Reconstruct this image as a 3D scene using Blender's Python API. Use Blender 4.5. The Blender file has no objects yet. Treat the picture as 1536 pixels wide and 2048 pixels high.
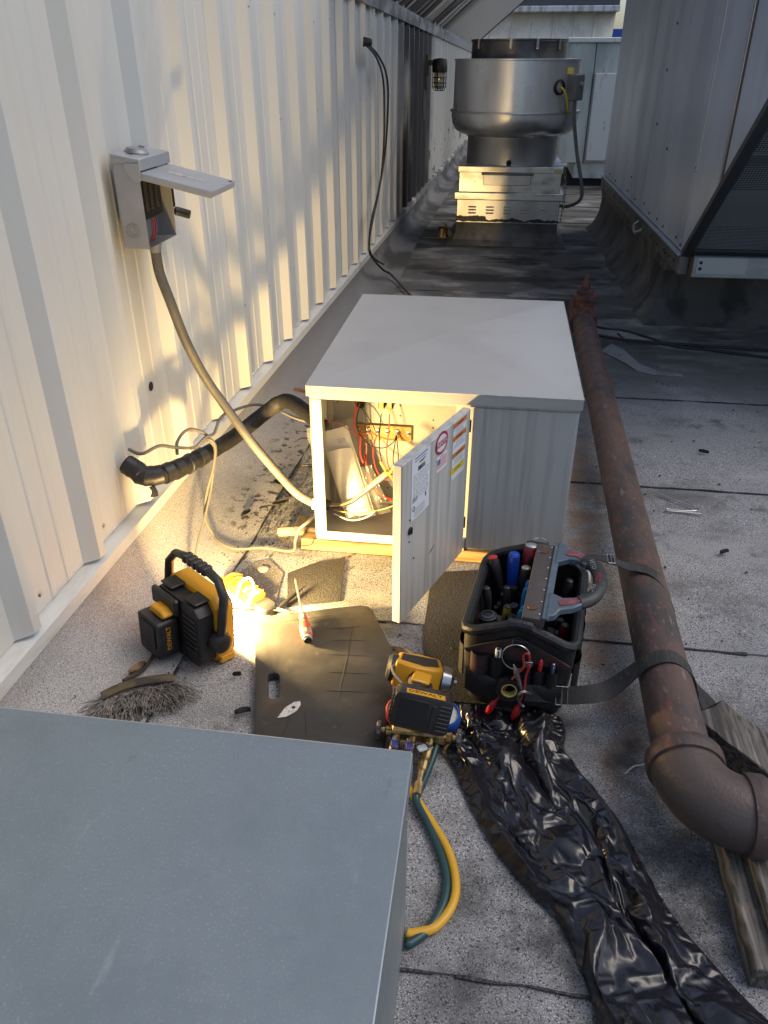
import bpy, bmesh, math, random
from mathutils import Matrix, Vector, noise
R = math.radians
rnd = random.Random(7)
scene = bpy.context.scene
col = scene.collection

# ------------------------------------------------------------------ camera
cam_data = bpy.data.cameras.new('camera')
cam_data.sensor_fit = 'VERTICAL'; cam_data.sensor_height = 36.0; cam_data.lens = 27.42
cam_data.clip_start = 0.05; cam_data.clip_end = 3000
cam = bpy.data.objects.new('camera', cam_data); col.objects.link(cam)
cam.location = (0, 0, 1.55); cam.rotation_euler = (R(90 - 30.2), 0, R(8.1))
scene.camera = cam

# ------------------------------------------------------------------ sky, sun, exposure
SUN_EL, SUN_AZ = 56.0, 80.0           # azimuth clockwise from +Y: high, from the right
world = bpy.data.worlds.new('World'); scene.world = world; world.use_nodes = True
wn = world.node_tree.nodes; wl = world.node_tree.links
sky = wn.new('ShaderNodeTexSky'); sky.sky_type = 'NISHITA'; sky.sun_disc = False
sky.sun_elevation = R(SUN_EL); sky.sun_rotation = R(SUN_AZ)
sky.air_density = 1.0; sky.dust_density = 2.5; sky.ozone_density = 1.0
wn['Background'].inputs['Strength'].default_value = 0.15
wl.new(sky.outputs[0], wn['Background'].inputs['Color'])
sd = bpy.data.lights.new('sun', 'SUN'); sd.energy = 0.8; sd.angle = R(36); sd.color = (1.0, 0.92, 0.82)
sun = bpy.data.objects.new('sun', sd); col.objects.link(sun); sun.location = (4, -6, 12)
_d = Vector((math.sin(R(SUN_AZ)) * math.cos(R(SUN_EL)), math.cos(R(SUN_AZ)) * math.cos(R(SUN_EL)), math.sin(R(SUN_EL))))
sun.rotation_euler = _d.to_track_quat('Z', 'Y').to_euler()
vs = scene.view_settings
vs.view_transform = 'Standard'; vs.look = 'None'; vs.gamma = 1.0; vs.use_curve_mapping = False; vs.exposure = 0.15
scene.render.engine = 'CYCLES'
scene.cycles.max_bounces = 6; scene.cycles.diffuse_bounces = 3; scene.cycles.glossy_bounces = 3
scene.cycles.sample_clamp_indirect = 4.0
scene.cycles.use_denoising = True

# ------------------------------------------------------------------ materials
MATS = {}
def mat(name, c, rough=0.6, metal=0.0, layers=(), bump=0.0, bscale=60.0, bdetail=3.0, coord='obj', rvar=0.0,
        rscale=8.0, emit=None, alpha=1.0, coat=0.0, trans=0.0, spec=None, aniso=None):
    """layers: dicts c=colour, s=scale or (sx,sy,sz), lo, hi, k='noise'|'voro', amt, m=[(axis,a,b),...] position masks"""
    if name in MATS: return MATS[name]
    m = bpy.data.materials.new(name); m.use_nodes = True
    nt = m.node_tree; N = nt.nodes; L = nt.links
    b = N['Principled BSDF']
    b.inputs['Roughness'].default_value = rough; b.inputs['Metallic'].default_value = metal
    if spec is not None: b.inputs['Specular IOR Level'].default_value = spec
    if coat: b.inputs['Coat Weight'].default_value = coat; b.inputs['Coat Roughness'].default_value = 0.15
    if trans: b.inputs['Transmission Weight'].default_value = trans
    b.inputs['Alpha'].default_value = alpha
    if emit:
        b.inputs['Emission Color'].default_value = (*emit[0], 1); b.inputs['Emission Strength'].default_value = emit[1]
    if coord == 'world':
        src = N.new('ShaderNodeNewGeometry').outputs['Position']
    else:
        src = N.new('ShaderNodeTexCoord').outputs['Object']
    sep = None
    def tex(s, k, detail=4.0, rgh=0.55):
        mp = N.new('ShaderNodeMapping'); L.new(src, mp.inputs['Vector'])
        mp.inputs['Scale'].default_value = s if isinstance(s, (tuple, list)) else (s, s, s)
        if k == 'voro':
            t = N.new('ShaderNodeTexVoronoi'); t.inputs['Scale'].default_value = 1.0; o = t.outputs['Distance']
        elif k == 'cell':
            t = N.new('ShaderNodeTexVoronoi'); t.inputs['Scale'].default_value = 1.0; o = t.outputs['Color']
        else:
            t = N.new('ShaderNodeTexNoise'); t.inputs['Scale'].default_value = 1.0
            t.inputs['Detail'].default_value = detail; t.inputs['Roughness'].default_value = rgh; o = t.outputs['Fac']
        L.new(mp.outputs[0], t.inputs['Vector']); return o
    def mrange(v, lo, hi):
        r = N.new('ShaderNodeMapRange'); r.interpolation_type = 'SMOOTHSTEP'
        L.new(v, r.inputs['Value'])
        if lo <= hi: r.inputs['From Min'].default_value, r.inputs['From Max'].default_value = lo, hi
        else:
            r.inputs['From Min'].default_value, r.inputs['From Max'].default_value = hi, lo
            r.inputs['To Min'].default_value, r.inputs['To Max'].default_value = 1.0, 0.0
        return r.outputs[0]
    def mul(a, bb):
        n = N.new('ShaderNodeMath'); n.operation = 'MULTIPLY'
        for i, x in enumerate((a, bb)):
            if isinstance(x, float): n.inputs[i].default_value = x
            else: L.new(x, n.inputs[i])
        return n.outputs[0]
    cur = None
    for ly in layers:
        k = ly.get('k', 'noise')
        if 's' in ly:
            o = tex(ly['s'], k, ly.get('d', 4.0), ly.get('r', 0.55))
            fac = mrange(o, ly['lo'], ly['hi'])
        else: fac = None
        for (ax, a, bb) in ly.get('m', ()):
            if sep is None:
                sep = N.new('ShaderNodeSeparateXYZ')
                wob = N.new('ShaderNodeTexNoise'); wob.inputs['Scale'].default_value = 2.3; wob.inputs['Detail'].default_value = 5
                L.new(src, wob.inputs['Vector'])
                va = N.new('ShaderNodeVectorMath'); va.operation = 'MULTIPLY_ADD'
                L.new(wob.outputs['Color'], va.inputs[0])
                va.inputs[1].default_value = (0.22, 0.5, 0.12) if coord == 'world' else (0.03, 0.03, 0.03)
                va2 = N.new('ShaderNodeVectorMath'); va2.operation = 'SUBTRACT'
                L.new(va.outputs[0], va2.inputs[0]); va2.inputs[1].default_value = (0.11, 0.25, 0.06) if coord == 'world' else (0.015, 0.015, 0.015)
                L.new(src, va.inputs[2]); L.new(va2.outputs[0], sep.inputs[0])
            q = mrange(sep.outputs['XYZ'.index(ax.upper())], a, bb)
            fac = q if fac is None else mul(fac, q)
        if ly.get('amt', 1.0) != 1.0: fac = mul(fac, float(ly['amt']))
        mx = N.new('ShaderNodeMix'); mx.data_type = 'RGBA'
        L.new(fac, mx.inputs['Factor'])
        if cur is None: mx.inputs['A'].default_value = (*c, 1)
        else: L.new(cur, mx.inputs['A'])
        mx.inputs['B'].default_value = (*ly['c'], 1)
        cur = mx.outputs['Result']
    if cur is None: b.inputs['Base Color'].default_value = (*c, 1)
    else: L.new(cur, b.inputs['Base Color'])
    if rvar:
        r = N.new('ShaderNodeMapRange'); L.new(tex(rscale, 'noise'), r.inputs['Value'])
        r.inputs['From Min'].default_value = 0.3; r.inputs['From Max'].default_value = 0.7
        r.inputs['To Min'].default_value = max(0.03, rough - rvar); r.inputs['To Max'].default_value = min(1, rough + rvar)
        L.new(r.outputs[0], b.inputs['Roughness'])
    if bump:
        bp = N.new('ShaderNodeBump'); bp.inputs['Strength'].default_value = 1.0; bp.inputs['Distance'].default_value = bump
        L.new(tex(bscale, 'noise', bdetail), bp.inputs['Height']); L.new(bp.outputs[0], b.inputs['Normal'])
    MATS[name] = m; return m

# ------------------------------------------------------------------ mesh builder
MW = {}          # world matrix of every root
class MB:
    def __init__(s, T=None): s.v = []; s.f = []; s.T = T if T is not None else Matrix()
    def add(s, vs_, fs):
        n = len(s.v); T = s.T
        s.v += [T @ Vector(p) for p in vs_]; s.f += [[i + n for i in f] for f in fs]; return s
    def box(s, a, b):
        (x0, y0, z0), (x1, y1, z1) = a, b
        return s.add([(x0,y0,z0),(x1,y0,z0),(x1,y1,z0),(x0,y1,z0),(x0,y0,z1),(x1,y0,z1),(x1,y1,z1),(x0,y1,z1)],
                     [(0,3,2,1),(4,5,6,7),(0,1,5,4),(1,2,6,5),(2,3,7,6),(3,0,4,7)])
    def cbox(s, c, sz, M=None):
        h = [q / 2 for q in sz]
        M = (Matrix.Translation(c) @ M) if M is not None else Matrix.Translation(c)
        P = [(-h[0],-h[1],-h[2]),(h[0],-h[1],-h[2]),(h[0],h[1],-h[2]),(-h[0],h[1],-h[2]),(-h[0],-h[1],h[2]),(h[0],-h[1],h[2]),(h[0],h[1],h[2]),(-h[0],h[1],h[2])]
        return s.add([M @ Vector(p) for p in P], [(0,3,2,1),(4,5,6,7),(0,1,5,4),(1,2,6,5),(2,3,7,6),(3,0,4,7)])
    def prism(s, poly, z0, z1, M=None):
        M = M or Matrix(); n = len(poly)
        P = [M @ Vector((x, y, z0)) for x, y in poly] + [M @ Vector((x, y, z1)) for x, y in poly]
        F = [list(range(n))[::-1], list(range(n, 2 * n))] + [(i, (i + 1) % n, n + (i + 1) % n, n + i) for i in range(n)]
        return s.add(P, F)
    def tube(s, pts, r, seg=8, cap=True, ref=None, flat=None):
        P = [Vector(p) for p in pts]; n = len(P)
        rr = r if isinstance(r, (list, tuple)) else [r] * n
        V = []; F = []; u = None
        for i in range(n):
            t = (P[min(i + 1, n - 1)] - P[max(i - 1, 0)]).normalized()
            if u is None:
                a = Vector(ref) if ref else (Vector((0, 0, 1)) if abs(t.z) < 0.9 else Vector((1, 0, 0)))
                u = (a - t * a.dot(t)).normalized()
            else:
                u = (u - t * u.dot(t)).normalized()
            w = t.cross(u)
            for k in range(seg):
                a = 2 * math.pi * k / seg
                if flat: V.append(P[i] + u * math.cos(a) * rr[i] * flat + w * math.sin(a) * rr[i])
                else: V.append(P[i] + (u * math.cos(a) + w * math.sin(a)) * rr[i])
        for i in range(n - 1):
            for k in range(seg):
                k2 = (k + 1) % seg
                F.append((i * seg + k, i * seg + k2, (i + 1) * seg + k2, (i + 1) * seg + k))
        if cap: F.append(list(range(seg))[::-1]); F.append([(n - 1) * seg + k for k in range(seg)])
        return s.add(V, F)
    def lathe(s, prof, seg=24, M=None, close=True):
        M = M or Matrix(); V = []; F = []; n = len(prof)
        for (r, z) in prof:
            for k in range(seg):
                a = 2 * math.pi * k / seg
                V.append(M @ Vector((r * math.cos(a), r * math.sin(a), z)))
        for i in range(n - 1):
            for k in range(seg):
                k2 = (k + 1) % seg
                F.append((i * seg + k, i * seg + k2, (i + 1) * seg + k2, (i + 1) * seg + k))
        if close: F.append(list(range(seg))[::-1]); F.append([(n - 1) * seg + k for k in range(seg)])
        return s.add(V, F)
    def ribbon(s, pts, ups, w, th=0.003):
        V = []; F = []; n = len(pts); P = [Vector(p) for p in pts]
        for i in range(n):
            t = (P[min(i + 1, n - 1)] - P[max(i - 1, 0)]).normalized(); nn = Vector(ups[i]).normalized()
            sd_ = t.cross(nn).normalized(); nn = sd_.cross(t)
            for a, b_ in ((-1, -1), (1, -1), (1, 1), (-1, 1)): V.append(P[i] + sd_ * a * w / 2 + nn * b_ * th / 2)
        for i in range(n - 1):
            for k in range(4): F.append((i*4+k, i*4+(k+1)%4, (i+1)*4+(k+1)%4, (i+1)*4+k))
        F.append((3, 2, 1, 0)); F.append([(n-1)*4+k for k in range(4)])
        return s.add(V, F)
    def grid(s, fn, nu, nv):
        V = [fn(i / nu, j / nv) for i in range(nu + 1) for j in range(nv + 1)]
        F = [(i*(nv+1)+j, (i+1)*(nv+1)+j, (i+1)*(nv+1)+j+1, i*(nv+1)+j+1) for i in range(nu) for j in range(nv)]
        return s.add(V, F)
    def build(s, name, m, parent=None, bevel=0.0, smooth=35, seg=1, label=None, solid=0.0, kind=None):
        root = parent
        while root is not None and root.parent is not None: root = root.parent
        if root is not None:
            inv = MW[root.name].inverted(); loc = None; V = [inv @ p for p in s.v]
        else:
            lo = Vector([min(p[i] for p in s.v) for i in range(3)]); hi = Vector([max(p[i] for p in s.v) for i in range(3)])
            loc = Vector(((lo.x + hi.x) / 2, (lo.y + hi.y) / 2, lo.z)); V = [p - loc for p in s.v]
        me = bpy.data.meshes.new(name); me.from_pydata([tuple(p) for p in V], [], s.f)
        bm = bmesh.new(); bm.from_mesh(me)
        bmesh.ops.recalc_face_normals(bm, faces=bm.faces)
        if bevel:
            bm.normal_update()
            ed = [e for e in bm.edges if len(e.link_faces) == 2 and e.calc_face_angle(0) > R(30)]
            if ed: bmesh.ops.bevel(bm, geom=ed, offset=bevel, segments=seg, affect='EDGES', clamp_overlap=True, profile=0.6)
        bm.to_mesh(me); bm.free()
        if smooth:
            me.shade_smooth(); me.set_sharp_from_angle(angle=R(smooth))
        me.materials.append(m)
        o = bpy.data.objects.new(name, me); col.objects.link(o)
        if root is not None: o.parent = parent
        else: o.location = loc; MW[o.name] = Matrix.Translation(loc)
        if solid:
            md = o.modifiers.new('thickness', 'SOLIDIFY'); md.thickness = solid; md.offset = 0; md.use_rim = False
        if label: o['label'] = label
        if kind: o['kind'] = kind
        return o
def tag(o, label, cat, group=None):
    o['label'] = label; o['category'] = cat
    if group: o['group'] = group
    return o
def thing(name, label, cat, loc=(0, 0, 0), rotz=0.0, group=None):
    o = bpy.data.objects.new(name, None); col.objects.link(o); o.empty_display_size = 0.1
    o.location = loc; o.rotation_euler = (0, 0, rotz)
    MW[o.name] = Matrix.Translation(loc) @ Matrix.Rotation(rotz, 4, 'Z')
    return tag(o, label, cat, group)
def struct(o): o['kind'] = 'structure'; return o
def clone(o, offset_world, parent):                       # an alike piece of the same thing that shares the mesh
    c = o.copy(); col.objects.link(c); c.parent = parent
    root = parent
    while root.parent is not None: root = root.parent
    c.location = MW[root.name].to_3x3().inverted() @ Vector(offset_world) + o.location
    return c
def spline(pts, n=8):
    P = [Vector(p) for p in pts]; out = []
    for i in range(len(P) - 1):
        p0 = P[max(i - 1, 0)]; p1 = P[i]; p2 = P[i + 1]; p3 = P[min(i + 2, len(P) - 1)]
        for k in range(n):
            t = k / n
            out.append(0.5 * ((2*p1) + (p2-p0)*t + (2*p0-5*p1+4*p2-p3)*t*t + (3*p1-p0-3*p2+p3)*t**3))
    out.append(P[-1]); return out
def frame(o, x, y, z):                                     # matrix from origin and three axes
    x, y, z = Vector(x).normalized(), Vector(y).normalized(), Vector(z).normalized()
    M = Matrix(((x.x, y.x, z.x, o[0]), (x.y, y.y, z.y, o[1]), (x.z, y.z, z.z, o[2]), (0, 0, 0, 1))); return M
def align(p, d):                                           # local z along d at p
    d = Vector(d).normalized(); q = d.to_track_quat('Z', 'Y').to_matrix().to_4x4(); return Matrix.Translation(p) @ q
def rrect(x0, y0, x1, y1, r, n=4):
    out = []
    for cx, cy, a0 in ((x1 - r, y1 - r, 0), (x0 + r, y1 - r, 90), (x0 + r, y0 + r, 180), (x1 - r, y0 + r, 270)):
        for k in range(n + 1):
            a = R(a0 + 90 * k / n); out.append((cx + r * math.cos(a), cy + r * math.sin(a)))
    return out
def lettering(name, txt, size, M, m, parent, depth=0.0006, sx=1.0):
    cu = bpy.data.curves.new(name, 'FONT'); cu.body = txt; cu.size = size; cu.align_x = 'CENTER'; cu.align_y = 'CENTER'; cu.extrude = depth
    cu.resolution_u = 2
    o = bpy.data.objects.new(name, cu); col.objects.link(o)
    dg = bpy.context.evaluated_depsgraph_get(); me = bpy.data.meshes.new_from_object(o.evaluated_get(dg))
    bpy.data.objects.remove(o); bpy.data.curves.remove(cu)
    root = parent
    while root.parent is not None: root = root.parent
    me.transform(MW[root.name].inverted() @ M @ Matrix.Diagonal((sx, 1, 1, 1)))
    me.materials.clear(); me.materials.append(m)
    t = bpy.data.objects.new(name, me); col.objects.link(t); t.parent = parent; return t

# ================================================================== STRUCTURE: roof
SPK = [dict(c=(0.045, 0.045, 0.048), s=215, lo=0.53, hi=0.63, d=2.5), dict(c=(0.58, 0.585, 0.585), s=290, lo=0.56, hi=0.64, d=2)]
FELT = mat('granulated_felt', (0.275, 0.275, 0.275), 0.85, coord='world', bump=0.0025, bscale=300, bdetail=2, layers=[
    *SPK,
    dict(c=(0.13, 0.13, 0.135), s=1.6, lo=0.52, hi=0.75, amt=0.5, d=6),
    dict(c=(0.34, 0.345, 0.35), s=(1.1, 2.2, 1), lo=0.56, hi=0.72, amt=0.45, d=6),
    dict(c=(0.05, 0.048, 0.045), s=5, lo=0.56, hi=0.70, amt=0.7, d=8, r=0.65),
    dict(c=(0.075, 0.072, 0.068), s=(1.3, 1.9, 1), lo=0.47, hi=0.66, amt=0.7, d=9, r=0.66),
    dict(c=(0.40, 0.40, 0.395), s=(2.1, 4.5, 1), lo=0.58, hi=0.70, amt=0.5, d=8, r=0.6),
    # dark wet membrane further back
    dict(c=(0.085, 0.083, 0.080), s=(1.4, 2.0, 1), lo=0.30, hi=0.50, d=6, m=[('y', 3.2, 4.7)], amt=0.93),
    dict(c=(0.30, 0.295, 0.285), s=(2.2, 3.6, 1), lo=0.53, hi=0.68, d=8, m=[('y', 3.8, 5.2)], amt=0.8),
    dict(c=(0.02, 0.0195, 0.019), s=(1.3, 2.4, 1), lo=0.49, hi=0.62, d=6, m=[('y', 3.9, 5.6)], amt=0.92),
    # rust washed off the steel pipe
    dict(c=(0.24, 0.115, 0.03), s=6, lo=0.36, hi=0.62, d=6, m=[('x', 0.30, 0.38), ('x', 0.50, 0.42), ('y', 1.1, 1.5), ('y', 3.7, 3.1)], amt=0.6),
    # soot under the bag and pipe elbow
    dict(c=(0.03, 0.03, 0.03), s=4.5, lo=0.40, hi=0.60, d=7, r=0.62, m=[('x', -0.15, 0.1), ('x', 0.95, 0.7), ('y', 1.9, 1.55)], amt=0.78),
    # coal dark drift left of the cabinet
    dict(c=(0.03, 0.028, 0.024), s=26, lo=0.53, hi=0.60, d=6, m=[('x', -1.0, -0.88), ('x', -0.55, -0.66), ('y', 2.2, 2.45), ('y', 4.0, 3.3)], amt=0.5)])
DECK = mat('roof_deck_bitumen', (0.05, 0.05, 0.05), 0.9, coord='world', bump=0.004, bscale=40)
TAR = mat('tar', (0.012, 0.012, 0.013), 0.45, bump=0.004, bscale=90, layers=[dict(c=(0.05, 0.05, 0.05), s=60, lo=0.5, hi=0.7)])
deck = struct(MB().box((-1.35, -12, -0.30), (40, 60, -0.012)).build('roof_deck', DECK)); 
seams = [-1.2, -0.17, 0.87, 1.95, 3.0, 4.0, 5.02, 6.05, 7.1, 8.1, 9.1, 10.2, 11.2, 12.2, 14.2, 16.4, 19.0, 24.0]
for i in range(len(seams) - 1):
    y0, y1 = seams[i], seams[i + 1] + 0.04
    nx = 90; rn = random.Random(i)
    V = []; 
    def edge(x, yy, k): return yy + 0.006 * noise.noise((x * 3.1, k * 7.7, 0)) + 0.003 * noise.noise((x * 17, k * 3.3, 2))
    xs = [-1.0 + 9.0 * (q / nx) ** 1.6 for q in range(nx + 1)]
    F = []
    for q, x in enumerate(xs):
        ya = edge(x, y0, i)
        zz = 0.0015 * noise.noise((x * 1.7, y0, 5))
        V += [(x, ya, -0.008), (x, ya, 0.0035 + zz), (x, (y0 + y1) / 2, 0.001 + zz), (x, y1, -0.004)]
    for q in range(nx):
        for k in range(3): F.append((q*4+k, (q+1)*4+k, (q+1)*4+k+1, q*4+k+1))
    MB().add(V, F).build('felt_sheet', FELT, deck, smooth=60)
    # tar squeezed out along the lap
    if 0 < i < 6:
        b = MB(); pts = []; x = -0.85
        while x < 3.2:
            run = rn.uniform(0.12, 0.7); P = []
            xx = x
            while xx < x + run:
                P.append((xx, edge(xx, y0, i) - 0.001, 0.0015)); xx += 0.025
            if len(P) > 2:
                b.tube(P, [max(0.0012, 0.0042 + 0.004 * noise.noise((p[0] * 9, i, 3))) for p in P], 6, flat=0.5)
            x += run + rn.choice((0.0, 0.0, 0.02, 0.15))
        b.build('tar_bead', TAR, deck)
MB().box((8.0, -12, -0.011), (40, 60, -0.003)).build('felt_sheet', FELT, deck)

# ---- wall line: local x = out of the wall, local y = along it
WR = -math.atan(0.026)
WT = Matrix.Translation((-1.1986, 0, 0)) @ Matrix.Rotation(WR, 4, 'Z')
WY0, WY1 = 0.346, 18.3

# felt turned up the wall over a cant, its lower flap lying on the deck
CANT = mat('felt_flashing', (0.31, 0.30, 0.29), 0.82, coord='world', bump=0.0018, bscale=300, bdetail=2, layers=[
    dict(c=(0.13, 0.13, 0.13), s=230, lo=0.54, hi=0.64, d=2.5), dict(c=(0.52, 0.515, 0.50), s=300, lo=0.56, hi=0.64, d=2),
    dict(c=(0.15, 0.15, 0.15), s=2.2, lo=0.48, hi=0.70, amt=0.6, d=6),
    dict(c=(0.16, 0.16, 0.165), s=(3, 1, 3), lo=0.2, hi=0.45, m=[('y', 2.9, 3.9)], amt=0.92),
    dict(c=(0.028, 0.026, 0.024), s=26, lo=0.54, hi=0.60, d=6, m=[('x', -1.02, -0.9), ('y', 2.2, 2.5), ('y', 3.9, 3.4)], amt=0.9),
    dict(c=(0.03, 0.03, 0.03), s=(2, 1.4, 3), lo=0.42, hi=0.62, d=6, m=[('y', 5.2, 6.8)], amt=0.85)])
def cantf(u, v):
    y = 0.1 + 18.0 * u ** 1.5
    xl = -1.1986 + 0.026 * y + 0.009
    prof = [(0.0, 0.20), (0.002, 0.15), (0.012, 0.105), (0.035, 0.062), (0.075, 0.033), (0.13, 0.016), (0.20, 0.010), (0.30, 0.0075)]
    k = v * (len(prof) - 1); a = min(int(k), len(prof) - 2); t = k - a
    px = prof[a][0] * (1 - t) + prof[a + 1][0] * t; pz = prof[a][1] * (1 - t) + prof[a + 1][1] * t
    sc = 1.0
    if y > 5: sc = 1.0 - min(1, (y - 5) / 3) * 0.35
    w = (0.007 * noise.noise((y * 2.0, v * 3, 1)) + 0.004 * noise.noise((y * 7.0, v * 5, 4))) * min(1.0, max(0.0, (v - 0.12) * 5))
    return (xl + px * sc + (w if 0 < v < 1 else 0) + (0.012 * noise.noise((y * 4, 0, 9)) if v > 0.99 else 0), y, max(pz + w * 0.4, 0.0065))
cf = struct(MB().grid(cantf, 220, 21).build('cant_flashing', CANT, smooth=60))
b = MB(); rn = random.Random(3); y = 0.9
while y < 5.5:
    run = rn.uniform(0.1, 0.5); P = []; yy = y
    while yy < y + run:
        xl = -1.1986 + 0.026 * yy + 0.013 + 0.30 + 0.012 * noise.noise((yy * 4, 0, 9))
        P.append((xl, yy, 0.006)); yy += 0.02
    b.tube(P, [max(0.001, 0.0035 + 0.005 * noise.noise((p[1] * 11, 3, 3))) for p in P], 6, flat=0.6)
    y += run + rn.choice((0, 0.02, 0.06))
b.build('tar_bead', TAR, cf)

# ================================================================== corrugated wall
WHITE = mat('wall_paint', (0.555, 0.56, 0.53), 0.42, coord='world', rvar=0.08, layers=[
    dict(c=(0.50, 0.485, 0.44), s=(6, 6, 0.5), lo=0.42, hi=0.75, amt=0.55, d=7),
    dict(c=(0.46, 0.40, 0.29), s=(22, 22, 1.2), lo=0.54, hi=0.80, amt=0.35, d=6, m=[('z', 1.2, 0.25)]),
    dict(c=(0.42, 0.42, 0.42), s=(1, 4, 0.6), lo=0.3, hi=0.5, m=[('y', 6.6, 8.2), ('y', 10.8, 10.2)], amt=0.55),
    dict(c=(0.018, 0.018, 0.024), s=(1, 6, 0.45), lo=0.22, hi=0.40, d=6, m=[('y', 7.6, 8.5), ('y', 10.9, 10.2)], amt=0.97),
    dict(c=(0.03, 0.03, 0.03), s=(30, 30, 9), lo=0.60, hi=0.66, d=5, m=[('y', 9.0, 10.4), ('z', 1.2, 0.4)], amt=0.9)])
TRIM = mat('trim_paint', (0.56, 0.565, 0.54), 0.4, coord='world', layers=[
    dict(c=(0.42, 0.38, 0.30), s=(30, 6, 30), lo=0.5, hi=0.72, amt=0.5, d=6),
    dict(c=(0.06, 0.06, 0.06), s=(1, 3, 3), lo=0.35, hi=0.5, m=[('y', 7.0, 8.3)], amt=0.8)])
STEEL = mat('screw_steel', (0.45, 0.45, 0.45), 0.35, 0.9)
BLACK = mat('black_rubber', (0.012, 0.012, 0.013), 0.5, bump=0.0008, bscale=300)
wall = thing('corrugated_wall', 'off white corrugated metal wall running along the left side of the roof', 'wall', (-1.1986, 0, 0), WR)
P0 = [(0, 0), (0.036, 0.038), (0.068, 0.038), (0.104, 0), (0.188, 0), (0.194, 0.0028), (0.210, 0.0028), (0.216, 0), (0.272, 0), (0.278, 0.0028), (0.294, 0.0028), (0.300, 0)]
PER = 0.368
def eave(y): return 1.90 - 0.022 * (y - 6.5)
npan = int((WY1 - WY0) / (PER * 3))
first_rib = 1.45 - 4 * PER
for p in range(npan + 1):
    prof = []
    for k in range(3):
        s0 = first_rib + (p * 3 + k) * PER
        prof += [(s0 + a, t) for a, t in P0]
    sE = first_rib + (p * 3 + 3) * PER
    prof += [(sE, 0), (sE + 0.036, 0.0365), (sE + 0.06, 0.0365)]
    ymid = first_rib + (p * 3 + 1.5) * PER
    ztop = 2.45 if ymid < 5.0 else 2.15
    rows = [0.224, 0.9, 1.6, ztop]
    V = []; F = []; n = len(prof)
    lift = 0.0012 if p % 2 else 0.0
    for r_, z in enumerate(rows):
        for (s_, t) in prof:
            V.append((t - 0.030 + lift + 0.0008 * noise.noise((s_ * 1.3, z * 1.1, p)), s_, z))
    for r_ in range(len(rows) - 1):
        for k in range(n - 1): F.append((r_*n+k, r_*n+k+1, (r_+1)*n+k+1, (r_+1)*n+k))
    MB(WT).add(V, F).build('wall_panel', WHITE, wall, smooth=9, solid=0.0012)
# base trim: ledge and lip under the panels
MB(WT).prism([(-0.036, 0.25), (-0.036, 0.212), (0.012, 0.203), (0.012, 0.165), (0.0145, 0.165), (0.0145, 0.2055), (-0.0335, 0.215), (-0.0335, 0.25)],
             WY0, WY1, Matrix(((1,0,0,0),(0,0,1,0),(0,1,0,0),(0,0,0,1)))).build('base_trim', TRIM, wall, smooth=20)
# screws with washers
def screw(T, parent, m=STEEL, r=0.0085):
    b = MB(T); b.lathe([(r * 1.25, 0), (r * 1.3, 0.0012), (r, 0.0025), (r * 0.62, 0.0027), (r * 0.62, 0.006), (r * 0.5, 0.0068)], 10)
    return b.build('screw', m, parent)
ws = None
for k in range(-1, 42):
    s_ = first_rib + (k + 1) * PER + 0.145
    if s_ > 13: break
    base = WT @ Matrix.Translation((-0.030, s_, 0.272)) @ Matrix.Rotation(R(90), 4, 'Y')
    if ws is None: ws = screw(base, wall); ws0 = base.translation.copy()
    else: clone(ws, base.translation - ws0, wall)
for k in range(9, 26, 1):
    for zz in (0.62, 1.28, 1.74):
        if rnd.random() < 0.45:
            base = WT @ Matrix.Translation((0.006, first_rib + k * PER + 0.055, zz + rnd.uniform(-.03, .03)))
            clone(ws, base.translation - ws0, wall)
# open hole left in the wall
b = MB(WT @ Matrix.Translation((-0.0285, 2.425, 0.563)) @ Matrix.Rotation(R(90), 4, 'Y')); b.lathe([(0.016, 0), (0.0165, 0.001), (0.012, 0.0012)], 14)
b.build('open_hole', BLACK, wall)
b = MB(WT @ Matrix.Translation((-0.0285, 2.02, 1.00)) @ Matrix.Rotation(R(90), 4, 'Y')); b.lathe([(0.004, 0), (0.004, 0.001)], 8); b.cbox((0.008, 0.004, 0.0006), (0.012, 0.004, 0.001), Matrix.Rotation(0.6, 4, 'Z'))
b.build('open_hole', BLACK, wall)
# torn patch further along the wall
poly = [(-0.17, -0.16), (0.05, -0.21), (0.13, -0.13), (0.17, 0.02), (0.12, 0.16), (-0.05, 0.20), (-0.14, 0.15), (-0.2, 0.05)]
MB(WT @ Matrix.Translation((0.012, 9.75, 1.10)) @ frame((0, 0, 0), (0, 1, 0), (0, 0, 1), (1, 0, 0))).prism([(a * .8, c * .8) for a, c in poly], 0, 0.006).build('rusted_patch',
    mat('patch', (0.045, 0.038, 0.034), 0.7, layers=[dict(c=(0.02, 0.02, 0.02), s=9, lo=.4, hi=.6)]), wall)

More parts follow.
